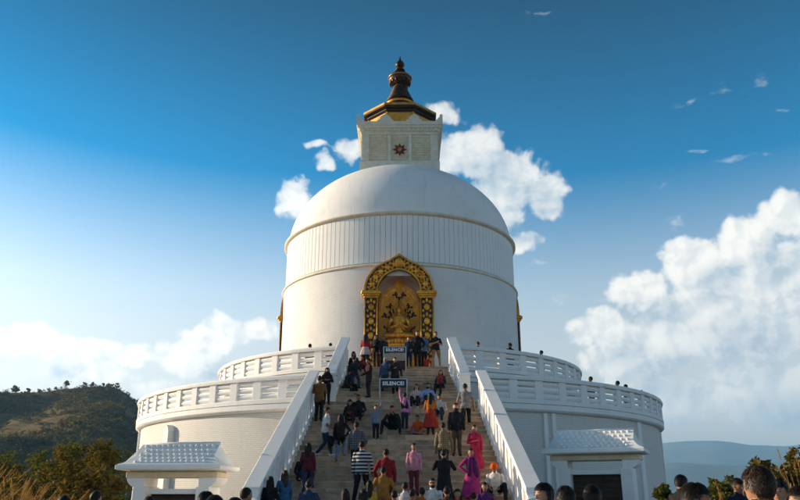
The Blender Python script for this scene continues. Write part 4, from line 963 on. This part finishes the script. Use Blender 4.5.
def hair_mesh(q):
    s = q['s']; st = s['hair']; hs_ = q['hs']; m = MB(); rgh = random.Random(hash(s['label']) % 999 if False else len(s['label'])*7+3)
    H, Mh = q['H'], q['Mh']; nu, nv = (40, 26) if s['near'] else (22, 14); C_ = V((0, .010, .012))
    rr = V((.0815, .101, .1145)) * hs_
    grow = {'short': .0, 'long': .004, 'bun': .0, 'cap': .002, 'turban': .02, 'tousled': .010}.get(st, 0)
    rings = []
    for j in range(1, nv):
        t = math.pi*j/nv - math.pi/2; ring = []
        for i in range(nu):
            a = 2*math.pi*i/nu; d = V((math.cos(t)*math.cos(a), math.cos(t)*math.sin(a), math.sin(t)))
            front = smooth(-.05, -.55, d.y); low = smooth(.46, .14, d.z)
            cut = front*low
            side_ = smooth(.35, .05, abs(d.y+.15))*smooth(-.05, -.30, d.z)*(1 if st != 'long' else .0)
            nape = smooth(-.42 - .16*math.cos(a*3+1.2)*.5 - .12*max(0, d.y), -.80, d.z)*(1 if st != 'long' else .3)
            c = max(cut, side_, nape)
            n_ = math.sin(d.x*9+d.z*5)*.5 + math.sin(d.y*13+d.x*7+1)*.3 + math.sin(d.z*17+d.x*11)*.3
            amp = .011 if st == 'tousled' else .004
            R_ = 1 + grow*8*(1-c) + n_*amp/.1*(1-c); R_ *= 1 - .05*smooth(.1, -.5, d.z); R_ = R_*(1-c) + .80*c
            ring.append(H + Mh @ (V((d.x*rr.x*R_, d.y*rr.y*R_, d.z*rr.z*R_)) + C_))
        rings.append(ring)
    vs = [v for r_ in rings for v in r_]; n = nu; fs = []
    for a in range(len(rings)-1):
        for i in range(n): fs.append((a*n+i, a*n+(i+1) % n, (a+1)*n+(i+1) % n, (a+1)*n+i))
    fs.append(tuple(range(n))[::-1]); fs.append(tuple(range((len(rings)-1)*n, len(rings)*n))); m.add(vs, fs)
    if st == 'long':
        ft = q['fw']; pts = []; b = q['P']
        for z, dy, w_, t_ in ((.08, .02, .05, .05), (.0, .05, .080, .05), (-.08, .072, .082, .042), (-.17, .088, .086, .034), (-.27, .105, .080, .028), (-.36, .112, .062, .022), (-.43, .114, .025, .010)):
            pts.append((H + q['u']*z - ft*dy, (w_, t_)))
        m.tube([p[0] for p in pts], [p[1] for p in pts], 14)
        for e in (-1, 1):
            m.tube([H + Mh @ V((e*.070, .02, .06)), H + Mh @ V((e*.088, .01, -.04)), H + Mh @ V((e*.092, .0, -.14)), H + Mh @ V((e*.088, -.02, -.24)), H + Mh @ V((e*.075, -.03, -.30))], [.025, .026, .028, .026, .010], 8)
    if st == 'bun': m.ellipsoid(H + Mh @ V((0, .12, .05)), (.05, .045, .05), 10, 8)
    if st == 'turban':
        for j in range(5):
            z = .02 + j*.024; m.rings([[H + Mh @ V(((.100-.012*j+r_*math.cos(b))*math.cos(a), .01+(.116-.014*j+r_*math.cos(b))*math.sin(a), z+.018*abs(math.sin(a))+r_*math.sin(b))) for b in [2*math.pi*x/6 for x in range(6)]] for r_ in (.022,) for a in [2*math.pi*y/18 for y in range(19)]], cap=False)
    if st == 'cap':
        m.add([H + Mh @ V((x, y, z)) for x, y, z in ((-.07, -.085, .045), (.07, -.085, .045), (.05, -.165, .03), (-.05, -.165, .03), (-.07, -.085, .035), (.07, -.085, .035), (.05, -.165, .022), (-.05, -.165, .022))], [(0, 1, 2, 3), (7, 6, 5, 4), (0, 3, 7, 4), (1, 5, 6, 2), (3, 2, 6, 7), (0, 4, 5, 1)])
    if s['near'] and st in ('short', 'tousled', 'long'):       # separate locks that break the outline
        for _ in range(3000):
            a = rgh.uniform(0, 6.283); t = math.asin(rgh.uniform(-.62, 1)); d = V((math.cos(t)*math.cos(a), math.cos(t)*math.sin(a), math.sin(t)))
            if smooth(-.05, -.5, d.y)*smooth(.5, .2, d.z) > .2: continue
            if d.z < -.2 and d.y < .25: continue
            p = V((d.x*rr.x, d.y*rr.y, d.z*rr.z))*1.0 + C_
            dn = (V((0, .35, -1)) - d*V((0, .35, -1)).dot(d)); 
            if d.y < 0: dn = V((rgh.gauss(0, .5), -.6, -.5)); dn -= d*dn.dot(d)
            dn = (dn.normalized() + V((rgh.gauss(0, .28), rgh.gauss(0, .28), rgh.gauss(0, .28)))); dn = (dn - d*dn.dot(d)).normalized(); L = rgh.uniform(.022, .056)
            p = p*(1.05 if st == 'tousled' else 1.0); e = p + dn*L + d*rgh.uniform(-.002, .007 if rgh.random() < .7 else .014); s2 = dn.cross(d).normalized()*rgh.uniform(.002, .0048); mid = p + dn*L*.5 + d*.008
            m.add([H + Mh @ x for x in (p-s2, p+s2, mid+s2*.8, mid-s2*.8, e)], [(0, 1, 2, 3), (3, 2, 4)])
    return m
def finish_people():
    qs = [make_person(s) for s in PEOPLE]
    dg = bpy.context.evaluated_depsgraph_get(); dg.update()
    for q in qs:
        s = q['s']; me = bpy.data.meshes.new_from_object(q['tmp'].evaluated_get(dg)); bpy.data.objects.remove(q['tmp'])
        nv = len(me.vertices); co = np.empty(nv*3); me.vertices.foreach_get('co', co); co = co.reshape(-1, 3)
        pts = np.array([list(p) for p, _, _ in q['S']]); rad = np.array([r_ for _, r_, _ in q['S']]); reg = np.array([g_ for _, _, g_ in q['S']])
        vreg = np.empty(nv, int)
        for a in range(0, nv, 4000):
            D_ = np.linalg.norm(co[a:a+4000, None, :]-pts[None], axis=2)-rad[None]; vreg[a:a+4000] = reg[D_.argmin(1)]
        no = np.empty(nv*3); me.vertices.foreach_get('normal', no); no = no.reshape(-1, 3)
        sd_ = len(s['label'])*1.7
        x, y, z = co.T
        fold = np.sin(z*34 + x*16 + sd_ + 2*np.sin(y*21+sd_))*.5 + np.sin(z*57 - x*31 + y*40 + sd_)*.35 + np.sin(x*63+y*29+z*11)*.25
        infl = np.where((vreg == 1), .010, np.where(vreg == 2, .006, 0.0)); amp = np.where((vreg == 1) | (vreg == 2), .0055, 0)
        co = co + no*(infl + fold*amp)[:, None]; me.vertices.foreach_set('co', co.ravel())
        mats = [SKINS[s['skin']], s['topmat'] or cloth(s['top']), cloth(s['bottom']), cloth(s['shoe'])]
        me.materials.clear()
        for m_ in mats: me.materials.append(m_)
        nf = len(me.polygons); lt = np.empty(nf, int); ls = np.empty(nf, int); me.polygons.foreach_get('loop_start', ls); me.polygons.foreach_get('loop_total', lt)
        lv = np.empty(len(me.loops), int); me.loops.foreach_get('vertex_index', lv)
        me.polygons.foreach_set('material_index', vreg[lv[ls]].astype(np.int32)); me.polygons.foreach_set('use_smooth', np.ones(nf, bool)); me.update()
        # fingers joined to the same body mesh
        m = MB()
        for (w, d, sv) in q['hands']: hand_fingers(m, w, d, sv)
        fm = m.mesh('fingers', [mats[0]], smooth=True, fix=False)
        bm = bmesh.new(); bm.from_mesh(me); bm.from_mesh(fm); bm.to_mesh(me); bm.free(); bpy.data.meshes.remove(fm)
        t = empty('person', s['loc'], R(s['face']), s['label'], 'person', s['group']); k = q['k']; g_ = k*(1.0 if s['child'] else 1.06); t.scale = (g_, g_, k)
        me.name = 'body'; link('body', me, t)
        hm = s['hairmat'] or HAIR
        if s['near']: hm = HAIRBN if hm is HAIRB else HAIRN
        nm = {'cap': 'cap', 'turban': 'turban'}.get(s['hair'], 'hair')
        hair_mesh(q).build(nm, hm, t, smooth=True, fix=False)
        hp = q['hp']; H, Mh, P, u, fw = q['H'], q['Mh'], q['P'], q['u'], q['fw']
        if abs(((s['face']+s['yaw']+180) % 360)-180) < 115:
            for e in (-1, 1):
                m = MB(); m.ellipsoid(hp(e*.032, -.088, .002), (.011, .006, .0052), 8, 6, Mh); m.build('eye', EYE, t, smooth=True)
                m = MB(); m.ellipsoid(hp(e*.032, -.094, .024), (.018, .005, .0032), 8, 5, Mh); m.build('eyebrow', HAIR, t, smooth=True)
            m = MB(); m.ellipsoid(hp(0, -.088, -.062), (.024, .009, .008), 8, 6, Mh); m.build('mouth', LIP, t, smooth=True)
        if s['beard']:
            m = MB(); m.ellipsoid(hp(0, -.036, -.072), (.063, .066, .056), 14, 10, Mh); m.build('beard', HAIR, t, smooth=True)
        if s['glasses']:
            m = MB()
            for e in (-1, 1): m.ellipsoid(hp(e*.034, -.100, .004), (.027, .009, .019), 10, 7, Mh); m.tube([hp(e*.06, -.095, .01), hp(e*.084, .0, .01)], .004, 5)
            m.build('sunglasses', EYE, t, smooth=True)
        if s['dress']:                              # (colour, hem height, flare)
            c, hz, fl = s['dress']; rings = []; top_ = P + u*.12
            for i in range(9):
                v = i/8; cz = top_.z + (hz-top_.z)*v; cy = top_.y*(1-v) + (-.02)*v; ring = []
                for j in range(40):
                    a = 2*math.pi*j/40; w_ = 1 + .05*v*math.sin(a*9+sd_) + .03*v*math.sin(a*15)
                    rx = (.150 + (.19*fl-.02)*min(1, v*1.3))*w_; ry = (.115 + (.16*fl)*min(1, v*1.3))*w_
                    ring.append((rx*math.cos(a), cy+ry*math.sin(a), cz))
                rings.append(ring)
            m = MB(); m.rings(rings, cap=False); m.build('skirt', cloth(c), t, smooth=True, fix=False)
        if s['scarf']:
            m = MB(); nb = P + u*.49
            m.rings([[nb + V(((.085+.035*math.cos(b))*math.cos(a), (.075+.035*math.cos(b))*math.sin(a)+.0, .035*math.sin(b) - .02*math.sin(a)*-1)) for b in [2*math.pi*x_/8 for x_ in range(8)]] for a in [2*math.pi*y_/20 for y_ in range(21)]], cap=False)
            m.tube([nb + fw*.09 + V((.04, 0, -.02)), nb + fw*.135 + V((.07, 0, -.15)), nb + fw*.125 + V((.08, 0, -.36)), nb + fw*.15 + V((.08, 0, -.62))], [(.05, .018), (.062, .016), (.07, .014), (.08, .012)], 8)
            m.tube([nb + fw*.09 + V((-.04, 0, -.02)), nb + fw*.135 + V((-.08, 0, -.16)), nb + fw*.125 + V((-.09, 0, -.40)), nb + fw*.15 + V((-.10, 0, -.58))], [(.05, .018), (.062, .016), (.07, .014), (.08, .012)], 8)
            m.build('scarf', cloth(s['scarf']), t, smooth=True, fix=False)
        if s['hood']:
            m = MB(); rings = []
            for j in range(1, 14):
                tt = math.pi*j/14 - math.pi/2; ring = []
                for i in range(24):
                    a = 2*math.pi*i/24; d = V((math.cos(tt)*math.cos(a), math.cos(tt)*math.sin(a), math.sin(tt))); c = smooth(-.3, -.75, d.y)
                    ring.append(H + Mh @ (V((d.x*.104, d.y*.125, d.z*.142))*(1-.38*c) + V((0, .012, .006))))
                rings.append(ring)
            m.rings(rings); m.tube([H - u*.06, H - u*.14, H - u*.22], [(.105, .11), (.15, .13), (.20, .14)], 16); m.build('hood', cloth(s['hood']), t, smooth=True, fix=False)
def backpack(loc, rz, c, label, sc=1.0, strap=True):
    t = empty('backpack', loc, rz, label, 'bag', 'bags carried by visitors'); t.scale = (sc,)*3
    m = MB(); rings = []
    for z, w_, d in ((0, .10, .05), (.02, .15, .085), (.15, .165, .10), (.30, .155, .09), (.40, .12, .07), (.44, .05, .03)):
        rings.append([(w_*math.copysign(abs(math.cos(a))**.6, math.cos(a)), d*math.copysign(abs(math.sin(a))**.6, math.sin(a)), z) for a in [2*math.pi*i/18 for i in range(18)]])
    m.rings(rings); m.build('pack', cloth(c), t, smooth=True, fix=False)
    m = MB(); m.rings([[(.11*math.copysign(abs(math.cos(a))**.6, math.cos(a))*w_, .085+.05*d, .05+z) for a in [0]] and [(.115*math.copysign(abs(math.cos(a))**.6, math.cos(a))*w_, .075 + .045*w_*0 + d*math.copysign(abs(math.sin(a))**.6, math.sin(a)), z) for a in [2*math.pi*i/14 for i in range(14)]] for z, w_, d in ((.03, .9, .03), (.06, 1, .05), (.18, 1, .05), (.21, .9, .02))]); m.build('pocket', cloth(c), t, smooth=True, fix=False)
    if strap:
        for e in (-1, 1):
            m = MB(); m.tube([(e*.10, -.06, .06), (e*.13, -.16, .12), (e*.12, -.24, .28), (e*.10, -.20, .43), (e*.08, -.06, .42)], [(.022, .006)]*5, 6); m.build('strap', cloth(c), t, smooth=True, fix=False)
    return t
def S_(x, y): return (x, y, stair_z(y) + (.02 if y >= Y_UP-RUN_UP*N_UP and y < Y_UP+.05 else .01 if y > Y_LO else 0))
BLK = (.014, .014, .017); JEAN = (.035, .06, .12); LJEAN = (.16, .25, .36)
# --- at the head of the stairs
person('person in black seated at the top left of the stairs by the parapet', S_(-2.08, -11.60), -10, 1.62, 'sit', 'lap', 'lap', BLK, BLK, 'b', hair='long', fem=True, lean=.25, nod=.2)
person('small child in red seated at the top left beside the person in black', S_(-1.72, -11.62), 10, 1.20, 'sit', 'knee', 'lap', (.35, .03, .03), (.06, .02, .02), 'b', hair='short', child=True, lean=.15)
person('long haired person in a red jacket and pale skirt with back turned at the top', S_(-1.58, -11.30), 165, 1.62, 'stand', 'down', 'front', (.32, .025, .025), (.04, .03, .03), 'a', hair='long', fem=True, dress=((.55, .42, .44), .62, .7))
person('person in a long black jacket standing by the left niche pillar', S_(-1.08, -11.20), -25, 1.64, 'stand', 'cross', 'front', BLK, (.10, .05, .03), 'a', hair='long', fem=True, hem=-.28)
person('person in dark clothes half hidden behind the upper sign', S_(-.72, -11.05), 30, 1.60, 'stand', 'down', 'down', (.03, .025, .03), BLK, 'b', hair='short')
person('person in a denim suit standing right of the upper sign', S_(.50, -11.25), 5, 1.56, 'stand', 'down', 'down', (.03, .05, .10), (.025, .04, .08), 'a', hair='short', fem=True)
person('tall man in a black suit stepping down from the niche', S_(.92, -11.50), -8, 1.78, 'stand', 'loose', 'pocket', BLK, BLK, 'a', hair='short', hem=-.12)
person('man in a light blue shirt with back turned at the niche', S_(1.22, -11.22), 150, 1.70, 'stand', 'down', 'front', (.16, .26, .46), BLK, 'b', hair='short')
person('man in a black shirt and tan shorts at the top right of the stairs', S_(1.80, -11.36), 20, 1.76, 'apart', 'front', 'cross', BLK, (.34, .17, .08), 'a', hair='short', sleeve='short', shorts=True, shoe=(.5, .4, .35))
# --- upper flight
person('person in dark clothes seated low against the upper left parapet', S_(-2.28, -13.80), 60, 1.62, 'sit', 'knee', 'knee', (.05, .03, .025), BLK, 'a', hair='short', lean=.3, nod=.2)
person('man in a black jacket with a white stripe and jeans on the upper steps', S_(-1.92, -14.10), 145, 1.62, 'climb', 'front', 'down', (.02, .02, .025), JEAN, 'a', hair='short')
person('man in a dark maroon jacket over a red shirt facing left', S_(-1.24, -14.72), -70, 1.72, 'stand', 'low', 'low', (.055, .020, .022), (.035, .025, .022), 'b', hair='short', nod=.3, hem=-.14)
person('person in denim coming down behind the lower sign', S_(-.55, -14.02), -15, 1.50, 'descend', 'down', 'front', (.06, .11, .20), (.03, .045, .08), 'b', hair='cap', hairmat=mat('pale_cap', (.5, .42, .36), None, .8))
person('person in black with a yellow strap coming down behind the lower sign', S_(-.12, -14.18), 10, 1.66, 'descend', 'front', 'loose', (.025, .025, .025), BLK, 'a', hair='short')
person('woman in a pale pink jacket seated on the landing step', S_(.80, -14.98), -12, 1.66, 'sit', 'lap', 'lap', (.55, .38, .40), BLK, 'a', shoe=(.6, .6, .6), hair='long', fem=True, hairmat=HAIRB, yaw=10)
person('man in a light blue shirt seated beside the woman in pink', S_(1.27, -14.96), 5, 1.74, 'sit', 'knee', 'knee', (.22, .33, .58), BLK, 'b', hair='short', beard=True)
# --- landing and upper part of the wide flight
person('man in a tan brown jacket with back turned by the left parapet', S_(-3.05, -17.35), 170, 1.80, 'stand', 'front', 'front', (.20, .105, .030), BLK, 'b', hair='short', hem=-.10)
person('woman in a black hooded jacket on the left of the landing', S_(-2.98, -15.12), 10, 1.60, 'stand', 'cross', 'cross', (.012, .013, .020), BLK, 'a', hair='long', fem=True, hood=(.012, .013, .020), nod=.2)
person('person in a white top and jeans turned right with hands forward', S_(-2.42, -20.6), 95, 1.68, 'walk', 'low', 'front', (.72, .70, .66), (.03, .045, .09), 'b', hair='short', shoe=(.7, .7, .7), sleeve='short', lean=.12)
person('long haired woman in a black top and light jeans climbing with back turned', S_(-1.86, -21.35), 172, 1.60, 'climb', 'hip', 'down', (.018, .012, .012), LJEAN, 'a', hair='long', fem=True, hem=-.20, shoe=(.25, .15, .10))
person('person in black seated on the steps holding a red bundle', S_(-1.82, -17.05), 0, 1.60, 'sit', 'lap', 'lap', (.02, .018, .02), (.025, .02, .02), 'a', hair='long', fem=True, lean=.3, nod=.3, shoe=(.30, .14, .08))
person('person in dark clothes seated close behind the one with the red bundle', S_(-1.52, -16.60), -5, 1.66, 'sit', 'knee', 'knee', (.025, .02, .022), BLK, 'b', hair='short', lean=.2)
person('child in a grey blue top raising one arm on the steps', S_(-.74, -19.15), 8, 1.26, 'stand', 'down', 'up', (.17, .22, .30), BLK, 'a', shoe=(.6, .6, .6), hair='short', child=True)
person('person in black seated with knees apart taking a photograph', S_(-.14, -18.15), -8, 1.70, 'wide', 'face', 'face', BLK, BLK, 'a', hair='short', lean=.3)
person('girl in a pink top raising an arm with back turned', S_(.31, -18.4), 170, 1.42, 'stand', 'down', 'up', (.62, .24, .48), (.03, .035, .07), 'b', hair='short', fem=True, child=True, shoe=(.4, .4, .42))
person('child in an orange red jacket seated on the steps', S_(.80, -18.55), -20, 1.36, 'cross', 'knee', 'knee', (.50, .085, .02), (.22, .19, .18), 'b', hair='short', child=True, lean=.15)
person('woman in an orange and red dress with long black hair and back turned', S_(1.26, -18.80), 178, 1.56, 'stand', 'front', 'front', (.45, .15, .02), (.03, .02, .02), 'b', hair='long', fem=True, dress=((.38, .035, .02), .30, .85))
person('man in a black jacket and brown trousers coming down the stairs', S_(2.06, -20.65), 4, 1.80, 'stand', 'down', 'down', BLK, (.085, .06, .045), 'a', hair='short', beard=True, shoe=(.04, .03, .02))
person('man in a grey t-shirt and black trousers climbing by the right parapet', S_(2.62, -18.2), 172, 1.80, 'climb', 'loose', 'loose', (.24, .215, .20), BLK, 'b', hair='short', sleeve='short', shoe=(.45, .25, .14))
person('woman in a crimson shawl over a teal dress coming down', S_(2.55, -22.1), 0, 1.56, 'stand', 'cross', 'down', (.52, .025, .075), (.40, .02, .06), 'b', hair='bun', fem=True, dress=((.50, .025, .08), .22, .75), scarf=(.55, .03, .09))
person('woman in a magenta dress with a purple scarf', S_(2.24, -24.15), 12, 1.55, 'stand', 'hip', 'down', (.42, .03, .19), (.35, .03, .16), 'b', hair='bun', fem=True, dress=((.42, .03, .19), .20, .9), scarf=(.10, .02, .10))
person('man in an orange turban and white t-shirt seated by the right parapet', S_(2.98, -23.60), -15, 1.72, 'wide', 'lap', 'lap', (.74, .73, .70), BLK, 'b', hair='turban', hairmat=cloth((.70, .10, .02)), sleeve='short', nod=.5, lean=.2)
# --- foot of the stairs
person('man in a striped grey and navy sweater climbing with back turned', S_(-.94, -24.30), 176, 1.78, 'apart', 'loose', 'down', (.4, .4, .4), BLK, 'a', hair='short', topmat=stripes())
person('man in a dark red hooded top with back turned', S_(-.22, -24.62), 182, 1.72, 'stand', 'down', 'pocket', (.26, .015, .02), (.05, .035, .03), 'a', hair='short')
person('person in an ochre jacket with back turned, in front of the red top', S_(-.27, -25.7), 184, 1.62, 'stand', 'pocket', 'pocket', (.36, .16, .028), BLK, 'a', hair='short', hem=-.10)
person('woman in a pink sweater facing the plaza', S_(.58, -23.7), 2, 1.52, 'stand', 'down', 'down', (.62, .26, .32), (.16, .03, .04), 'b', hair='bun', fem=True)
person('person in a white shirt with a light blue collar, back turned', S_(.32, -26.6), 178, 1.62, 'stand', 'loose', 'down', (.66, .64, .66), BLK, 'b', hair='short')
person('woman in an orange patterned shawl, low in the crowd', S_(.50, -27.2), 170, 1.66, 'stand', 'down', 'front', (.50, .20, .03), (.2, .05, .02), 'b', hair='bun', fem=True, topmat=pattern((.55, .20, .02), (.12, .02, .02), 22))
person('child in orange beside the patterned shawl', S_(.75, -26.9), 195, 1.48, 'stand', 'down', 'down', (.48, .14, .03), BLK, 'b', hair='short', child=True)
person('bearded man in a white shirt and sunglasses facing out', S_(1.02, -27.0), -4, 1.72, 'stand', 'down', 'down', (.70, .69, .67), BLK, 'a', hair='short', beard=True, glasses=True)
person('person in long black clothes with back turned photographing the niche', S_(1.42, -24.9), 176, 1.70, 'stand', 'face', 'face', BLK, BLK, 'a', hair='short', dress=(BLK, .35, .55))
person('girl in a red top facing out at the foot of the stairs', S_(1.62, -27.3), -6, 1.66, 'stand', 'down', 'down', (.50, .03, .02), BLK, 'a', hair='long', fem=True)
person('long haired person in dark clothes left of the striped sweater', S_(-1.17, -27.2), 178, 1.66, 'stand', 'front', 'down', (.02, .015, .02), BLK, 'a', hair='long', fem=True)
person('boy in a light blue shirt by the foot of the left parapet', (-2.50, -33.0, 0), 140, 1.82, 'stand', 'down', 'down', (.16, .34, .52), BLK, 'b', hair='short')
person('long haired person in black at the left foot of the stairs', S_(-3.22, -26.5), 165, 1.56, 'stand', 'front', 'down', BLK, BLK, 'a', hair='long', fem=True)
person('person in a blue jacket leaning at the left foot of the stairs', S_(-2.93, -25.9), -150, 1.52, 'stand', 'down', 'front', (.04, .14, .28), BLK, 'a', hair='long', fem=True, hairmat=HAIRB)
person('woman in a maroon sweater climbing left of the striped sweater', S_(-2.6, -23.6), 178, 1.55, 'climb', 'down', 'front', (.14, .02, .035), JEAN, 'b', hair='long', fem=True)
person('man in a mustard top climbing left of the crimson shawl', S_(1.55, -22.4), 176, 1.66, 'climb', 'loose', 'down', (.30, .20, .06), (.04, .04, .05), 'b', hair='short', topmat=checks((.28, .20, .09), (.07, .05, .03), 16))
person('man in a grey jacket climbing beside the long haired woman in light jeans', S_(-1.25, -22.3), 183, 1.68, 'climb', 'pocket', 'down', (.11, .115, .13), BLK, 'b', hair='short', topmat=checks((.13, .135, .15), (.03, .03, .04), 13))
person('girl in a yellow top left of the ochre jacket', S_(-.62, -26.4), 190, 1.45, 'stand', 'down', 'front', (.55, .36, .06), (.12, .03, .03), 'b', hair='long', fem=True)
person('man in a black cap and dark shirt low at the centre of the crowd', S_(.05, -27.2), 175, 1.62, 'stand', 'down', 'down', (.03, .03, .04), BLK, 'b', hair='cap')
person('woman in a purple shawl at the lower right of the stairs', S_(2.35, -26.8), 8, 1.62, 'stand', 'cross', 'cross', (.12, .03, .14), (.05, .02, .05), 'b', hair='long', fem=True)
person('man in a dark blue jacket at the left of the crowd foot, back turned', S_(-2.15, -27.0), 178, 1.66, 'stand', 'pocket', 'down', (.03, .05, .11), BLK, 'b', hair='short')
person('woman in a grey shawl between the ochre jacket and the dark long hair', S_(-.72, -27.4), 186, 1.66, 'stand', 'down', 'front', (.22, .21, .21), BLK, 'b', hair='long', fem=True, scarf=(.30, .28, .27))
person('man in a brown leather jacket right of the bearded man, back turned', S_(1.36, -27.45), 172, 1.72, 'stand', 'down', 'face', (.085, .045, .025), BLK, 'a', hair='short')
person('boy in a teal jacket low at the right of the crowd', S_(2.02, -27.4), 168, 1.58, 'stand', 'down', 'down', (.03, .20, .20), BLK, 'a', hair='short')
person('person in a black hooded top seated alone at the left edge of the steps', S_(-2.85, -22.6), 25, 1.66, 'sit', 'knee', 'knee', (.018, .018, .022), JEAN, 'b', hair='short', lean=.25, nod=.2)
person('woman in a red scarf seated at the right edge of the upper steps', S_(1.9, -13.6), -20, 1.58, 'sit', 'lap', 'lap', (.05, .04, .05), BLK, 'a', hair='long', fem=True, scarf=(.40, .03, .03))
person('man in a white shirt seated just below the couple on the landing step', S_(1.7, -16.5), -10, 1.66, 'sit', 'knee', 'lap', (.55, .54, .52), (.04, .045, .06), 'b', hair='short', lean=.15)
# --- crowd on the plaza, mostly heads
PZ = 'people in the plaza crowd'
person('dark haired person just left of the boy in light blue', (-1.61, -38.0, 0), 175, 1.63, 'stand', top=(.03, .03, .04), hair='short', near=True, group=PZ)
person('dark haired person low in the crowd beside the left notice board', (-1.84, -38.0, 0), 170, 1.65, 'stand', top=BLK, hair='tousled', near=True, group=PZ)
person('person with face turned right in front of the left notice board', (-2.70, -35.0, 0), 110, 1.73, 'stand', top=(.05, .04, .04), skin='a', hair='short', near=True, group=PZ)
person('dark haired person under the left notice board roof', (-3.24, -36.0, 0), 180, 1.66, 'stand', top=BLK, hair='short', group=PZ)
person('person with dark hair low before the golden bushes', (-5.17, -33.0, 0), 160, 1.76, 'stand', top=BLK, hair='short', group=PZ)
person('person with black hair before the left hedge, left of another', (-4.43, -36.0, 0), 180, 1.67, 'stand', top=BLK, hair='short', group=PZ)
person('long haired woman in dark red looking left at the right foot of the stairs', (1.99, -37.5, 0), -60, 1.80, 'stand', top=(.06, .015, .015), skin='c', hair='long', fem=True, near=True, group=PZ)
person('black haired person before the left post of the right notice board', (2.05, -38.5, 0), 178, 1.74, 'stand', top=(.03, .03, .03), hair='tousled', near=True, group=PZ)
person('black haired person before the board of the right notice board', (2.58, -37.5, 0), 150, 1.77, 'stand', top=(.03, .025, .025), skin='b', hair='tousled', near=True, group=PZ)
person('man in a dark jacket standing by the corner of the shaded wall', (5.03, -33.5, .32), 120, 1.70, 'stand', 'front', 'front', (.018, .016, .016), BLK, 'b', hair='short', nod=.35, near=True, group=PZ)
person('young man with a round black head of hair right of the dark jacket', (2.74, -40.4, 0), 70, 1.74, 'stand', top=(.03, .03, .03), skin='a', hair='short', near=True, nod=.1, group=PZ)
person('person in navy with a raised elbow behind the young men at the right', (5.98, -33.55, .32), 20, 1.64, 'stand', 'out', 'hip', (.016, .018, .04), BLK, 'b', hair='short', near=True, nod=.2, group=PZ)
person('young man with the largest head of thick dark hair, back turned', (3.10, -40.80, 0), 205, 1.85, 'stand', top=(.03, .04, .05), skin='a', hair='tousled', hairmat=HAIRB, near=True, group=PZ)
person('person in black behind the largest head at the right', (4.82, -37.5, 0), -40, 1.84, 'stand', top=BLK, skin='a', hair='short', near=True, group=PZ)
person('person with a sunlit face at the right edge of the crowd', (4.06, -39.5, 0), -70, 1.73, 'stand', top=BLK, skin='c', hair='short', near=True, group=PZ)
# --- heads seen over the terrace balustrades
TB = 'people behind the terrace balustrades'
def tperson(a, r_, zf, lab, h=1.66, **kw):
    p = at(a, r_, zf); person(lab, p, kw.pop('face', 180+a), h, 'stand', top=kw.pop('top', BLK), hair=kw.pop('hair', 'short'), group=TB, **kw)
tperson(-27.5, 9.9, Z_UP+.025, 'dark head over the upper left balustrade before the drum')
tperson(-20.5, 9.9, Z_UP+.025, 'dark head over the upper left balustrade close to the stairs', 1.60)
tperson(23.5, 10.1, Z_UP+.025, 'dark head over the upper right balustrade close to the stairs')
tperson(34.0, 10.3, Z_UP+.025, 'person in black leaning on the upper right balustrade by the drum edge', 1.74)
tperson(48.0, 10.3, Z_UP+.025, 'dark head over the far end of the upper right balustrade', 1.66)
tperson(40.0, 14.3, Z_LOW+.005, 'dark head over the middle of the lower right balustrade', 1.66)
tperson(50.0, 14.3, Z_LOW+.005, 'dark head over the lower right balustrade, third from its end', 1.72)
tperson(54.0, 14.3, Z_LOW+.005, 'second dark head close beside another over the lower right balustrade', 1.66)
tperson(65.0, 14.4, Z_LOW+.005, 'dark head near the right end of the lower balustrade', 1.68)
finish_people()
# bags
backpack(S_(.31, -18.28)[:2] + (stair_z(-18.4)+.78,), R(-10), (.02, .022, .03), 'black backpack worn by the girl in pink', .8)
backpack((-1.82, -17.44, stair_z(-17.05)+.10), R(0), (.42, .03, .03), 'red bundle held on the lap of the person in black', .75, False)
backpack((-2.16, -21.22, stair_z(-21.35)+.52), R(70), BLK, 'black shoulder bag of the woman in light jeans', .8)
backpack((1.32, -11.42, stair_z(-11.42)+.02), R(160), (.40, .03, .03), 'red bag standing on the top step', .85, False)
HAZE = 2.2e-4
# ------------------------------------------------------------------ haze
m = MB(); m.box(-8200, 8200, -8200, 8200, VALLEY-1.5, 385)
HZ = bpy.data.materials.new('haze_air'); HZ.use_nodes = True; t_ = HZ.node_tree; t_.nodes.clear(); n = NT(t_)
pv = n.node('ShaderNodeVolumePrincipled'); pv.inputs['Color'].default_value = (.27, .56, .92, 1); pv.inputs['Density'].default_value = HAZE; pv.inputs['Anisotropy'].default_value = .1
mo = n.node('ShaderNodeOutputMaterial'); n.put(mo.inputs['Volume'], pv.outputs[0])
o = m.build('haze', HZ); tag(o, 'thin blue haze hanging in the air over the valley', 'haze', kind='stuff')
